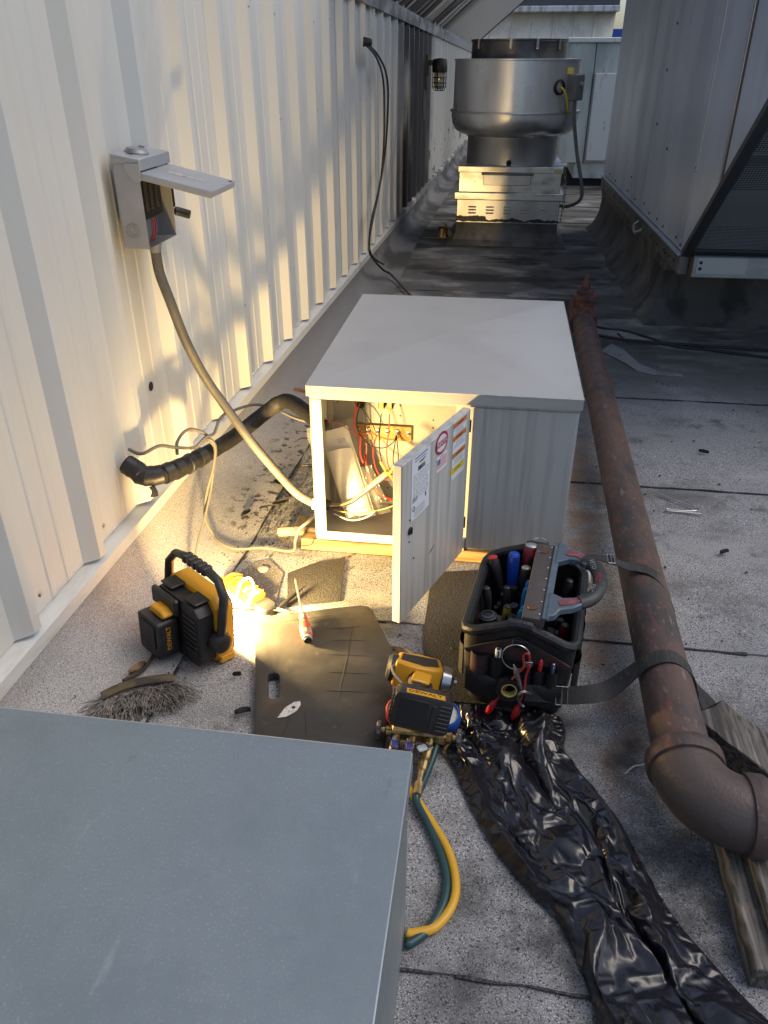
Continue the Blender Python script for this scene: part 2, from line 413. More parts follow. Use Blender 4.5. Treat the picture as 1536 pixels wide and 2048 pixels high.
# ================================================================== canopy over the wall further back
CANO = mat('canopy_metal', (0.66, 0.66, 0.64), 0.5, coord='world', layers=[
    dict(c=(0.03, 0.028, 0.03), s=(0.5, 7, 0.5), lo=0.38, hi=0.52, d=6, m=[('y', 12.6, 11.4)], amt=0.95),
    dict(c=(0.16, 0.12, 0.05), s=(0.5, 7, 0.5), lo=0.42, hi=0.5, d=3, m=[('y', 8.3, 7.7)], amt=0.9)])
cano = thing('sloping_canopy', 'sooty ribbed metal canopy sloping out above the far end of the wall', 'canopy', (-1.1986, 0, 0), WR)
def cano_pt(s_, out, dz=0): return (-0.02 + out, s_, eave(s_) + 0.07 + out * 0.80 + dz)
for k in range(20):
    s0 = 5.2 + k * 0.6; V = []; F = []
    prof = [(0, 0), (0.03, 0.03), (0.07, 0.03), (0.10, 0), (0.30, 0), (0.33, 0.03), (0.37, 0.03), (0.40, 0), (0.6, 0)]
    for a, t in prof: V += [cano_pt(s0 + a, 0, t), cano_pt(s0 + a, 1.42, t)]
    for q in range(len(prof) - 1): F.append((q*2, q*2+1, q*2+3, q*2+2))
    MB(WT).add(V, F).build('canopy_panel', CANO, cano, smooth=20, solid=0.0015)
b = MB(WT); V = []
for s_ in (5.2, 17.2):
    e = eave(s_); V += [(0.006, s_, e - 0.035), (0.022, s_, e - 0.035), (0.03, s_, e + 0.065), (0.006, s_, e + 0.065)]
b.add(V, [(0,1,5,4),(1,2,6,5),(2,3,7,6),(3,0,4,7),(0,3,2,1),(4,5,6,7)]).build('eave_trim', mat('eave_trim', (0.34, 0.34, 0.36), 0.5, coord='world', layers=[
    dict(c=(0.05, 0.05, 0.06), s=(1, 3, 9), lo=0.36, hi=0.6, d=6, m=[('y', 14.0, 11.0)], amt=0.9)]), cano, bevel=0.003)
b = MB(WT); V = []
for o_ in (0, 1.42):
    for a, z in ((0, 0.0), (0.05, 0.0), (0.05, 0.10), (0, 0.10)): V.append(cano_pt(17.2 + a, o_, z - 0.02))
b.add(V, [(0,1,5,4),(1,2,6,5),(2,3,7,6),(3,0,4,7),(0,3,2,1),(4,5,6,7)]).build('end_trim', BLACK, cano)

# ================================================================== BACKGROUND: mansard roof, far equipment cabinet
MANS = mat('mansard_metal', (0.66, 0.62, 0.52), 0.5, coord='world', layers=[dict(c=(0.50, 0.47, 0.39), s=(4, 4, 0.6), lo=0.42, hi=0.62, amt=0.7)])
mans = thing('mansard_screen', 'tan ribbed metal mansard with a pale weathered cap beyond the exhaust fan', 'roof screen', (0.6, 19.2, 0))
x = -3.0; k = 0
while x < 2.0:
    w = min(0.42, 2.03 - x)
    V = []; F = []
    prof = [(0, 0), (0.012, -0.03), (0.035, -0.03), (0.047, 0), (w, 0)]
    for a, t in prof:
        for z, y in ((1.0, 19.15), (1.86, 19.0), (2.40, 19.35)):
            sl = (2.40 - z) * 0.20
            V.append((x + a - sl * (0.6 if x + a > 1.5 else 0.3), y + t, z))
    for q in range(len(prof) - 1):
        for r_ in range(2): F.append((q*3+r_, q*3+r_+1, q*3+3+r_+1, q*3+3+r_))
    MB().add(V, F).build('mansard_panel', MANS, mans, smooth=20, solid=0.002)
    x += 0.42
MB().box((-3.0, 18.97, 2.36), (2.06, 19.5, 2.46)).build('cap_flashing', mat('pale_cap', (0.62, 0.64, 0.65), 0.55, coord='world',
    layers=[dict(c=(0.32, 0.33, 0.34), s=(9, 1, 3), lo=0.4, hi=0.65)]), mans, bevel=0.01)
MB().box((-3.0, 19.05, 2.461), (2.05, 19.5, 2.75)).build('upper_band', mat('dark_band', (0.08, 0.08, 0.09), 0.6), mans)
MB().box((-3.0, 19.3, -0.01), (2.0, 19.5, 2.3)).build('backing_wall', mat('backing', (0.10, 0.10, 0.10), 0.8), mans)
bl = MB().box((1.95, 22.0, 1.92), (3.1, 22.2, 2.14)).box((2.0, 22.06, -0.01), (3.05, 22.14, 1.93)).build('distant_sign', mat('sign_blue', (0.03, 0.10, 0.42), 0.5))
tag(bl, 'small blue sign board glimpsed between the tan mansard and the steel roof unit', 'sign')
PALE = mat('pale_cabinet', (0.68, 0.75, 0.69), 0.5, coord='world', layers=[dict(c=(0.46, 0.51, 0.49), s=(3, 3, 1), lo=0.4, hi=0.65), dict(c=(0.2, 0.2, 0.18), s=(18, 18, 5), lo=0.62, hi=0.7, amt=0.6)])
PALE2 = mat('pale_door', (0.76, 0.80, 0.78), 0.5, coord='world', layers=[dict(c=(0.33, 0.34, 0.31), s=(10, 10, 4), lo=0.55, hi=0.75, amt=0.7)])
bc = thing('equipment_cabinet', 'tall pale green equipment cabinet with lighter access panel behind the fan', 'cabinet', (1.2, 12.4, 0))
MB().box((0.72, 12.0, 0.30), (1.06, 13.4, 1.72)).build('side_panel', PALE, bc, bevel=0.006)
MB().box((1.072, 12.012, 0.30), (2.4, 13.4, 1.72)).build('body_panel', PALE, bc, bevel=0.006)
MB().box((0.69, 11.96, 1.723), (2.45, 13.45, 1.78)).build('top_cap', PALE2, bc, bevel=0.008)
MB().box((1.09, 11.965, 0.33), (1.75, 12.009, 1.38)).build('access_panel', PALE2, bc, bevel=0.008)
MB().box((0.95, 12.03, 0.10), (2.4, 13.4, 0.297)).build('base_rail', PALE, bc, bevel=0.006)
MB().box((0.86, 12.10, -0.01), (2.4, 13.4, 0.098)).build('support_curb', mat('curb_black', (0.02, 0.02, 0.022), 0.7), bc)

# ================================================================== exhaust fan on its curb
ALU = mat('spun_aluminium', (0.80, 0.80, 0.80), 0.30, 0.92, rvar=0.06, rscale=2, layers=[dict(c=(0.58, 0.57, 0.55), s=(5, 5, 1.6), lo=0.40, hi=0.72, amt=0.7, d=2)])
ALUD = mat('dull_aluminium', (0.60, 0.60, 0.59), 0.40, 0.95, layers=[dict(c=(0.42, 0.41, 0.39), s=(4, 4, 2), lo=0.4, hi=0.66, amt=0.8, d=6)])
ALUW = mat('wind_band_dark', (0.16, 0.165, 0.175), 0.45, 0.85, layers=[dict(c=(0.09, 0.09, 0.1), s=4, lo=.4, hi=.65)])
GALVB = mat('base_galvanised', (0.66, 0.65, 0.62), 0.38, 1.0, layers=[dict(c=(0.30, 0.29, 0.26), s=(4, 4, 9), lo=0.48, hi=0.66, amt=0.8, d=8)])
MEMB = mat('black_membrane', (0.075, 0.073, 0.07), 0.7, coord='world', bump=0.003, bscale=18, layers=[dict(c=(0.16, 0.155, 0.15), s=(2, 2, 3), lo=0.48, hi=0.68, amt=0.75, d=6), dict(c=(0.025, 0.025, 0.026), s=(5, 5, 2), lo=0.5, hi=0.66, amt=0.9, d=6)])
FX, FY = 0.055, 8.30
fan = thing('exhaust_fan', 'round spun aluminium upblast exhaust fan standing on a square vented curb', 'exhaust fan', (FX, FY, 0))
FT = Matrix.Translation((FX, FY, 0))
b = MB(FT); z0 = [(-0.56, 0.003), (-0.50, 0.05), (-0.475, 0.12), (-0.47, 0.215)]
for i in range(3):
    (a, za), (c_, zc) = z0[i], z0[i + 1]; a, c_ = -a, -c_
    V = [(-a,-a,za),(a,-a,za),(a,a,za),(-a,a,za),(-c_,-c_,zc),(c_,-c_,zc),(c_,c_,zc),(-c_,c_,zc)]
    b.add(V, [(0,1,5,4),(1,2,6,5),(2,3,7,6),(3,0,4,7)])
b.build('curb_flashing', MEMB, fan, smooth=60)
vb = MB(FT).box((-0.474, -0.474, 0.20), (0.474, 0.474, 0.405)).build('vented_box', ALUD, fan, bevel=0.004)
for gx in (-0.33, -0.165, 0.0, 0.165, 0.33):
    for gz in (0.285, 0.312, 0.339):
        MB(FT).prism([(-0.4735, gz - 0.005), (-0.486, gz - 0.003), (-0.4735, gz + 0.010)], gx - 0.036, gx + 0.036, Matrix(((0,0,1,0),(1,0,0,0),(0,1,0,0),(0,0,0,1)))).build('louver', ALUD, vb)
# tar smeared round the base of the box
b = MB(FT); V = []; F = []; n = 90
for i in range(n + 1):
    x = -0.482 + 0.964 * i / n
    up = 0.235 + 0.025 * noise.noise((x * 9, 1, 0)) + 0.012 * noise.noise((x * 33, 2, 0)) + (0.025 if x < -0.2 else 0)
    dn = 0.212 + 0.008 * noise.noise((x * 21, 5, 0))
    V += [(x, -0.475, dn), (x, -0.484, dn), (x, -0.482, up), (x, -0.475, up)]
for i in range(n):
    for k in range(3): F.append((i*4+k, (i+1)*4+k, (i+1)*4+k+1, i*4+k+1))
b.add(V, F).build('tar_smear', TAR, fan)
MB(FT).box((-0.50, -0.50, 0.407), (0.50, 0.50, 0.47)).build('cap_rim', GALVB, fan, bevel=0.005)
MB(FT).box((-0.465, -0.465, 0.47), (0.465, 0.465, 0.66)).build('hinge_base', GALVB, fan, bevel=0.004)
MB(FT).box((-0.478, -0.478, 0.640), (0.478, 0.478, 0.692)).build('base_lip', GALVB, fan, bevel=0.005)
tr = MB(FT).box((-0.24, -0.50, 0.535), (0.19, -0.467, 0.625)).build('grease_tray', ALUD, fan, bevel=0.004)
MB(FT).box((-0.26, -0.512, 0.622), (0.21, -0.482, 0.642)).build('tray_lip', ALUW, tr, bevel=0.004)
MB(FT).lathe([(0.425, 0.69), (0.425, 0.90), (0.432, 0.915), (0.432, 0.935)], 64).build('neck', ALUD, fan)
MB(FT).lathe([(0.44, 0.925), (0.50, 0.938), (0.55, 0.97), (0.578, 1.02), (0.588, 1.08), (0.588, 1.118)], 72).build('bowl', ALU, fan)
MB(FT).lathe([(0.600, 1.118), (0.602, 1.125), (0.600, 1.134), (0.585, 1.136)], 72).build('bowl_rim', ALUD, fan)
MB(FT).lathe([(0.575, 1.136), (0.570, 1.53), (0.580, 1.534), (0.580, 1.545), (0.43, 1.548)], 72, close=False).build('drum', ALU, fan)
MB(FT).lathe([(0.428, 1.545), (0.425, 1.675), (0.435, 1.682), (0.435, 1.695), (0.415, 1.695), (0.41, 1.56), (0.0, 1.55)], 64, close=False).build('wind_band', ALUW, fan)
cl = None
for a in (-70, -38, -100, -145):
    p = (0.43 * math.cos(R(a)), 0.43 * math.sin(R(a)), 1.655)
    MB(FT @ Matrix.Translation(p) @ Matrix.Rotation(R(a), 4, 'Z')).box((0, -0.012, -0.035), (0.015, 0.012, 0.045)).build('clip', STEEL, fan, bevel=0.002)
MB(FT @ align((-0.02, -0.425, 0.72), (0, -1, 0))).lathe([(0.024, -0.01), (0.024, 0.05), (0.017, 0.05), (0.017, 0.0)], 14).build('drain_spout', BLACK, fan)
def onfan(a, r, z): return (r * math.cos(R(a)), r * math.sin(R(a)), z)
MB(FT @ align(onfan(-50, 0.565, 1.33), onfan(-50, 1, 0))).lathe([(0.062, 0), (0.062, 0.018), (0.045, 0.024), (0.044, 0.004)], 24).build('grommet', BLACK, fan)
jb = MB(FT @ Matrix.Translation(onfan(-33, 0.60, 1.33)) @ Matrix.Rotation(R(-33 + 90), 4, 'Z')).box((-0.075, -0.055, -0.105), (0.075, 0.04, 0.10)).build('junction_box', mat('jbox', (0.22, 0.225, 0.23), 0.45, 0.4), fan, bevel=0.008)
MB(FT @ Matrix.Translation(onfan(-33, 0.60, 1.33)) @ Matrix.Rotation(R(-33 + 90), 4, 'Z') @ align((0.02, -0.055, 0.02), (0, -1, 0))).lathe([(0.02, 0), (0.02, 0.014), (0.012, 0.02)], 12).build('switch_cover', ALUD, jb)
YEL = mat('yellow_cable', (0.62, 0.47, 0.02), 0.5)
MB(FT).tube(spline([onfan(-50, 0.56, 1.325), onfan(-49, 0.60, 1.32), onfan(-46, 0.622, 1.26), onfan(-42, 0.618, 1.15), onfan(-38, 0.60, 1.12)]), 0.009, 8).build('yellow_wire', YEL, fan)
MB(FT @ Matrix.Translation(onfan(-38, 0.5735, 1.455)) @ Matrix.Rotation(R(-38 + 90), 4, 'Z')).box((-0.05, -0.004, -0.025), (0.05, 0.0, 0.025)).build('warning_label', mat('label_yellow', (0.62, 0.52, 0.14), 0.5), fan)
MB(FT).box((0.39, -0.4805, 0.65), (0.46, -0.478, 0.672)).build('warning_label', MATS['label_yellow'], fan)
CHN = mat('chain_steel', (0.3, 0.3, 0.3), 0.4, 0.9)
b = MB(FT)
for i in range(15):
    c = Vector((0.49 + 0.02 * math.sin(i * 0.21), -0.49, 0.66 - i * 0.03))
    ax = Vector((1, 0, 0)) if i % 2 else Vector((0, 1, 0))
    b.tube([c + ax * 0.010 * math.cos(t * math.pi / 4) + Vector((0, 0, 0.02 * math.sin(t * math.pi / 4))) for t in range(9)], 0.0035, 5, cap=False)
b.build('safety_chain', CHN, fan)
# flexible whip from the junction box down to the roof
GREYC = mat('grey_conduit', (0.17, 0.175, 0.18), 0.5, bump=0.0012, bscale=70)
p0 = Vector((FX, FY, 0)) + Vector(onfan(-33, 0.62, 1.225))
MB().tube(spline([p0, p0 + Vector((0.01, -0.02, -0.15)), (0.645, 7.98, 0.80), (0.72, 7.95, 0.52), (0.72, 7.97, 0.40), (0.62, 8.05, 0.33), (0.535, 8.1, 0.33)], 10), 0.016, 10).build('power_whip', GREYC, fan)

cb = MB(Matrix.Translation((-0.56, 8.12, 0.004)) @ Matrix.Rotation(R(10), 4, 'Z') )
cb.lathe([(0.05, 0.0), (0.052, 0.006), (0.05, 0.012), (0.05, 0.085), (0.053, 0.09), (0.048, 0.092), (0.046, 0.02)], 20, close=False)
cn = thing('rusty_can', 'small rusty open tin can beside the fan curb', 'can', (-0.56, 8.12, 0.004))
cb.build('can_body', mat('tin', (0.32, 0.24, 0.13), 0.55, 0.5, layers=[dict(c=(0.03, 0.025, 0.02), s=(40, 40, 8), lo=0.42, hi=0.6)]), cn)
MB(Matrix.Translation((-0.505, 8.10, 0.06)) @ Matrix.Rotation(R(75), 4, 'X') @ Matrix.Rotation(R(30), 4, 'Z')).prism([(0.045*math.cos(k*math.pi/6)*0.5, 0.09*math.sin(k*math.pi/6)) for k in range(12)], 0, 0.002).build('bent_lid', BLACK, cn)

# caged wall light
wlp = thing('wall_light', 'black caged jar light mounted high on the far wall', 'wall lamp', (-0.90, 10.0, 1.2), WR)
LT = Matrix.Translation((-0.915, 10.0, 1.36)) @ Matrix.Rotation(WR, 4, 'Z')
MB(LT).box((-0.04, -0.07, 0.02), (0.0, 0.07, 0.22)).box((0.0, -0.025, 0.12), (0.12, 0.025, 0.17)).build('wall_bracket', BLACK, wlp, bevel=0.006)
MB(LT @ Matrix.Translation((0.12, 0, 0))).lathe([(0.02, 0.19), (0.075, 0.18), (0.085, 0.13), (0.085, 0.06), (0.078, 0.05)], 20).build('lamp_hood', BLACK, wlp)
MB(LT @ Matrix.Translation((0.12, 0, 0))).lathe([(0.06, 0.05), (0.062, -0.06), (0.05, -0.10), (0.02, -0.115)], 20).build('glass_jar', mat('dull_glass', (0.35, 0.36, 0.36), 0.12, 0.0, coat=0.5), wlp)
b = MB(LT @ Matrix.Translation((0.12, 0, 0)))
for k in range(6):
    a = k * math.pi / 3 + 0.3; c, s_ = math.cos(a), math.sin(a)
    b.tube([(0.075*c, 0.075*s_, 0.05), (0.075*c, 0.075*s_, -0.09), (0.05*c, 0.05*s_, -0.125), (0, 0, -0.13)], 0.005, 6)
for z in (0.0, -0.05, -0.09): b.tube([(0.075*math.cos(t*math.pi/8), 0.075*math.sin(t*math.pi/8), z) for t in range(17)], 0.005, 6, cap=False)
b.build('wire_cage', BLACK, wlp)

# ================================================================== big roof unit on the right
UT = Matrix.Translation((1.105, 5.0, 0)) @ Matrix.Rotation(R(1.5), 4, 'Z')
USTEEL = mat('unit_stainless', (0.62, 0.69, 0.80), 0.36, 0.55, rvar=0.07, rscale=3, layers=[dict(c=(0.46, 0.51, 0.60), s=(1.5, 3, 0.5), lo=0.4, hi=0.65, amt=0.7, d=5), dict(c=(0.8, 0.82, 0.86), s=(6, 20, 0.9), lo=0.62, hi=0.72, amt=0.5, d=6)])
RAIL = mat('rail_galvanised', (0.36, 0.39, 0.41), 0.45, 0.5, layers=[dict(c=(0.25, 0.27, 0.28), s=(6, 6, 20), lo=0.4, hi=0.65, amt=0.6)])
FRAME = mat('hood_frame', (0.075, 0.082, 0.095), 0.45, 0.6)
unit = thing('air_handling_unit', 'large grey steel rooftop air unit with a screened sloping intake hood', 'rooftop unit', (1.105, 5.0, 0), R(1.5))
yseams = [0.10, 0.90, 1.55, 2.05, 2.62, 3.85]
for i in range(len(yseams) - 1):
    a, c = yseams[i], yseams[i + 1]
    MB(UT).box((0.0, a + 0.0025, 0.53), (0.05, c - 0.0025, 2.15)).build('side_panel', USTEEL, unit, bevel=0.004)
    if i in (0, 1, 3):
        MB(UT).box((-0.006, a - 0.009, 0.535), (0.0025, a + 0.009, 2.15)).build('seam_strip', mat('seam_strip', (0.45, 0.46, 0.49), 0.3, 0.9), unit, bevel=0.003)
MB(UT).box((0.052, 0.2, 0.53), (2.6, 3.84, 2.15)).build('inner_casing', mat('unit_dark', (0.05, 0.052, 0.06), 0.6, 0.3), unit)
# cheek of the hood: flush with the side, cut by the screen line
poly = [(0.096, 0.53), (0.06, 0.53), (-1.0, 1.425), (-1.42, 1.78), (-1.42, 2.15), (0.096, 2.15)]
Myz = Matrix(((0,0,1,0),(1,0,0,0),(0,1,0,0),(0,0,0,1)))
MB(UT).prism(poly, 0.0, 0.03, Myz).build('hood_cheek', USTEEL, unit, bevel=0.003)
for sy in (-0.44, ):
    MB(UT).prism([(sy - 0.012, 0.96), (sy + 0.012, 0.94), (sy + 0.012, 2.15), (sy - 0.012, 2.15)], -0.010, -0.0005, Myz).build('seam_strip', MATS['seam_strip'], unit, bevel=0.003)
MB(UT).prism([(sy - 0.03, 0.985), (sy - 0.014, 0.972), (sy - 0.014, 2.15), (sy - 0.03, 2.15)], -0.004, -0.0005, Myz).build('seam_strip', mat('rust_seam', (0.12, 0.085, 0.07), 0.7), unit)
# screen plane frame
sd_ = Vector((0, -1.06, 0.895)).normalized(); sn = Vector((0, -0.895, -1.06)).normalized()
ST = UT @ frame((0, 0.06, 0.53), (1, 0, 0), sd_, Vector((1, 0, 0)).cross(sd_))      # local x right, y up the slope
def sbox(a, b_, n, m, **k): return MB(ST).box(a, b_).build(n, m, unit, bevel=0.003, **k)
sbox((-0.012, 0.0, -0.02), (0.045, 1.85, 0.022), 'hood_frame', FRAME)
sbox((0.047, 0.0, -0.02), (2.4, 0.07, 0.02), 'hood_frame', FRAME)
sbox((0.047, 0.90, -0.015), (2.4, 0.98, 0.015), 'hood_frame', mat('frame_light', (0.13, 0.15, 0.17), 0.5, 0.5))
sbox((0.047, 1.80, -0.015), (2.4, 1.87, 0.015), 'hood_frame', FRAME)
WIRE = mat('screen_wire', (0.40, 0.43, 0.46), 0.45, 0.7)
b = MB(ST); g = 0.0155; n = 0
x = 0.05
while x < 1.35:
    b.cbox((x, 0.93, 0.002), (0.0028, 1.74, 0.0028)); x += g
y = 0.08
while y < 1.8:
    b.cbox((0.70, y, 0.0048), (1.30, 0.0028, 0.0028)); y += g
b.build('wire_screen', WIRE, unit, smooth=0, kind='stuff')
MB(ST).box((0.05, 0.05, -0.18), (2.3, 0.50, -0.16)).build('drip_pan', mat('drip_pan', (0.45, 0.48, 0.51), 0.4, 0.6), unit)
MB(ST).box((0.05, 0.50, -0.16), (2.3, 0.56, -0.10)).build('filter_rack', mat('rackd', (0.035, 0.04, 0.045), 0.5, 0.3), unit)
MB(ST).box((0.05, 0.86, -0.10), (2.3, 0.92, -0.05)).build('filter_rack', MATS['rackd'], unit)
MB(ST).box((0.05, 0.92, -0.20), (2.3, 1.12, -0.18)).build('filter', mat('filter', (0.20, 0.215, 0.23), 0.7), unit)
MB(UT).box((0.035, -1.40, 1.80), (2.6, 0.19, 2.15)).build('hood_top', MATS['unit_dark'], unit)
# base rails
MB(UT).box((-0.012, 0.06, 0.405), (0.045, 3.87, 0.515)).build('base_rail', mat('rail_dark', (0.16, 0.165, 0.17), 0.5, 0.5, layers=[dict(c=(0.09, 0.09, 0.09), s=5, lo=.4, hi=.65)]), unit, bevel=0.004)
for a, c in ((0.065, 0.62), (0.624, 1.40), (1.404, 2.60), (2.604, 3.86)):
    MB(UT).box((-0.032, a, 0.5165), (0.0, c, 0.5285)).build('drip_edge', mat('drip_edge', (0.50, 0.53, 0.57), 0.35, 0.6), unit, bevel=0.002)
MB(UT).box((0.055, -0.012, 0.405), (2.6, 0.047, 0.53)).build('base_rail', RAIL, unit, bevel=0.006)
MB(UT).box((0.075, -0.0155, 0.43), (0.36, -0.0125, 0.525)).build('lift_plate', mat('plate', (0.42, 0.45, 0.47), 0.4, 0.6, bump=0.0008, bscale=90), unit, bevel=0.001)
MB(UT).box((0.047, 0.0, 0.39), (0.0535, 0.05, 0.52)).build('corner_gap', mat('rust_gap', (0.10, 0.07, 0.045), 0.8), unit)
SCD = mat('dark_screw', (0.03, 0.03, 0.035), 0.4, 0.6)
s0 = screw(UT @ Matrix.Translation((-0.012, 0.2, 0.46)) @ Matrix.Rotation(R(-90), 4, 'Y'), unit, SCD, 0.009); sp = UT @ Vector((-0.012, 0.2, 0.46))
for yy in (0.35, 0.47, 0.52, 0.75, 0.98, 1.02, 1.3, 1.62, 1.68, 2.1, 2.4, 2.9, 3.3, 3.6):
    clone(s0, (UT @ Vector((-0.012, yy, 0.44 + 0.03 * ((yy * 7) % 1)))) - sp, unit)
for yy, zz in ((0.16, 0.56), (0.3, 0.58), (0.72, 0.57), (0.95, 0.58), (1.25, 0.57), (1.5, 0.6), (1.9, 0.57), (2.2, 0.7), (2.3, 0.58), (3.0, 0.57), (3.4, 0.58),
               (0.10, 0.98), (1.0, 1.02), (1.47, 1.14), (1.42, 1.48), (1.32, 1.75), (0.12, 1.0)):
    clone(s0, (UT @ Vector((0.0, yy, zz))) - sp, unit)
s1 = screw(UT @ Matrix.Translation((0.095, -0.0155, 0.495)) @ Matrix.Rotation(R(90), 4, 'X'), unit, SCD, 0.008)
clone(s1, (0, 0, -0.035), unit)
# lifting shackle on the rail
MB(UT).tube(spline([(-0.016, 1.50, 0.47), (-0.05, 1.50, 0.44), (-0.05, 1.42, 0.40), (-0.05, 1.34, 0.42), (-0.016, 1.33, 0.44)]), 0.011, 8).build('lifting_shackle', RAIL, unit)
# membrane-wrapped curb flaring into the roof
b = MB(UT)
lv = [(0.0, -0.13, 0.003), (0.05, -0.10, 0.03), (0.055, -0.05, 0.09), (0.04, 0.0, 0.20), (0.03, 0.01, 0.30)]
V = []; F = []
def ring(o_, i_, z):
    xo = 0.03 + i_ * 1.0; y0 = 0.62 + o_
    return xo, y0
rings = [(-0.13, 0.34, 0.004), (-0.085, 0.40, 0.035), (-0.05, 0.46, 0.08), (-0.015, 0.53, 0.16), (0.0, 0.56, 0.27), (0.0, 0.56, 0.40)]
N1 = 44; N2 = 26
for (xo, yo, z) in rings:
    for k in range(N1 + 1):           # along the left side from far to near
        t = k / N1; y = 3.9 - (3.9 - yo) * t
        w = (0.03 * noise.noise((y * 2.2, z * 2, 3)) + 0.014 * noise.noise((y * 6, z * 5, 8))) * max(0, 1 - z / 0.30)
        V.append((xo + 0.02 + w, y, z))
    for k in range(1, N2 + 1):        # along the front
        x = xo + 0.02 + 2.6 * k / N2
        w = (0.022 * noise.noise((x * 3, z * 2, 13))) * max(0, 1 - z / 0.36)
        V.append((x, yo + w, z))
nn = N1 + N2 + 1
for i in range(len(rings) - 1):
    for k in range(nn - 1): F.append((i*nn+k, i*nn+k+1, (i+1)*nn+k+1, (i+1)*nn+k))
b.add(V, F).build('membrane_curb', MEMB, unit, smooth=50)
MB(UT).box((0.008, 0.50, 0.33), (0.10, 3.88, 0.404)).build('curb_adapter', mat('adapter', (0.15, 0.135, 0.11), 0.6, 0.3, layers=[dict(c=(0.07, 0.06, 0.05), s=6, lo=.4, hi=.65)]), unit, bevel=0.004)

# ================================================================== rusty pipe with valve and elbow
PIPE = mat('rusty_pipe', (0.105, 0.066, 0.055), 0.58, 0.15, coord='world', rvar=0.12, rscale=14, bump=0.0016, bscale=55, bdetail=8, layers=[
    dict(c=(0.055, 0.045, 0.042), s=(5, 2.6, 5), lo=0.44, hi=0.60, d=8, r=0.7), dict(c=(0.20, 0.07, 0.045), s=(20, 5, 20), lo=0.54, hi=0.66, d=8, r=0.75, amt=0.65), dict(c=(0.22, 0.15, 0.11), s=(70, 30, 70), lo=0.60, hi=0.68, d=6, amt=0.5),
    dict(c=(0.26, 0.235, 0.22), s=(40, 7, 40), lo=0.63, hi=0.72, d=5, amt=0.5)])
CAST = mat('cast_elbow', (0.095, 0.072, 0.062), 0.5, 0.2, coord='world', bump=0.0012, bscale=120, layers=[dict(c=(0.16, 0.10, 0.08), s=7, lo=0.52, hi=0.72, amt=0.8, d=6), dict(c=(0.30, 0.19, 0.11), s=22, lo=0.68, hi=0.74, amt=0.8)])
VALV = mat('red_valve', (0.16, 0.055, 0.035), 0.6, 0.1, bump=0.002, bscale=80, layers=[dict(c=(0.05, 0.03, 0.025), s=18, lo=0.42, hi=0.62), dict(c=(0.33, 0.15, 0.10), s=40, lo=0.60, hi=0.7, amt=0.7)])
pipe = thing('steel_pipe', 'long rusty brown steel pipe running along the roof beside the grey cabinet', 'pipe', (0.52, 3.0, 0))
PA, PB = Vector((0.506, 1.36, 0.15)), Vector((0.545, 4.85, 0.15))
PR = 0.066
MB().tube([PA + (PB - PA) * t for t in [i / 24 for i in range(25)]], PR, 28).build('pipe_run', PIPE, pipe)
el = MB(); pts = []; rad = []
cx, cy, er = PA.x + 0.115, PA.y - 0.03, 0.115
for k in range(13):
    a = R(180 + 90 * k / 12); pts.append((cx + er * math.cos(a), cy + er * math.sin(a), 0.15)); 
el.tube(pts, 0.079, 28); elb = el.build('elbow', CAST, pipe)
for p, d in ((PA + Vector((0, -0.02, 0)), PB - PA), (Vector((cx + 0.005, cy - er, 0.15)), (1, 0, 0))):
    MB(align(p, d)).lathe([(0.07, -0.024), (0.086, -0.021), (0.088, -0.005), (0.088, 0.014), (0.084, 0.021), (0.07, 0.024)], 28).build('collar', PIPE, elb)
MB().tube([(cx + 0.02, cy - er, 0.15), (cx + 1.6, cy - er - 0.02, 0.15)], PR, 28).build('pipe_run', PIPE, pipe)
b = MB()
for k in range(5): b.add(*(lambda L: (L.v, L.f))(MB(align((cx + 0.055 + k * 0.008, cy - er, 0.15), (1, 0, 0))).lathe([(PR, -0.003), (PR + 0.0035, 0), (PR, 0.003)], 24, close=False)))
b.build('pipe_thread', PIPE, pipe)
vt = frame(PB, (1, 0, 0), (PB - PA), (0, 0, 1))
vt = Matrix.Translation(PB) @ Matrix.Rotation(R(-0.6), 4, 'Z')
vv = MB(vt @ align((0, 0, 0), (0, 1, 0))).lathe([(PR + 0.004, -0.03), (PR + 0.020, -0.028), (PR + 0.022, 0.03), (PR + 0.006, 0.05), (PR + 0.012, 0.10), (PR + 0.012, 0.2), (PR + 0.02, 0.22), (PR + 0.02, 0.28), (0.03, 0.285)], 10).build('valve_body', VALV, pipe, smooth=25)
MB(vt @ Matrix.Translation((0, 0.12, 0))).lathe([(0.06, 0.04), (0.062, 0.11), (0.084, 0.115), (0.084, 0.135), (0.05, 0.14), (0.05, 0.165), (0.03, 0.17), (0.026, 0.215), (0.018, 0.22)], 6).build('valve_bonnet', VALV, vv, smooth=20)
MB(vt @ Matrix.Translation((0, 0.12, 0.215))).cbox((0, 0, 0.02), (0.022, 0.022, 0.045)).build('valve_stem', VALV, vv, bevel=0.002)

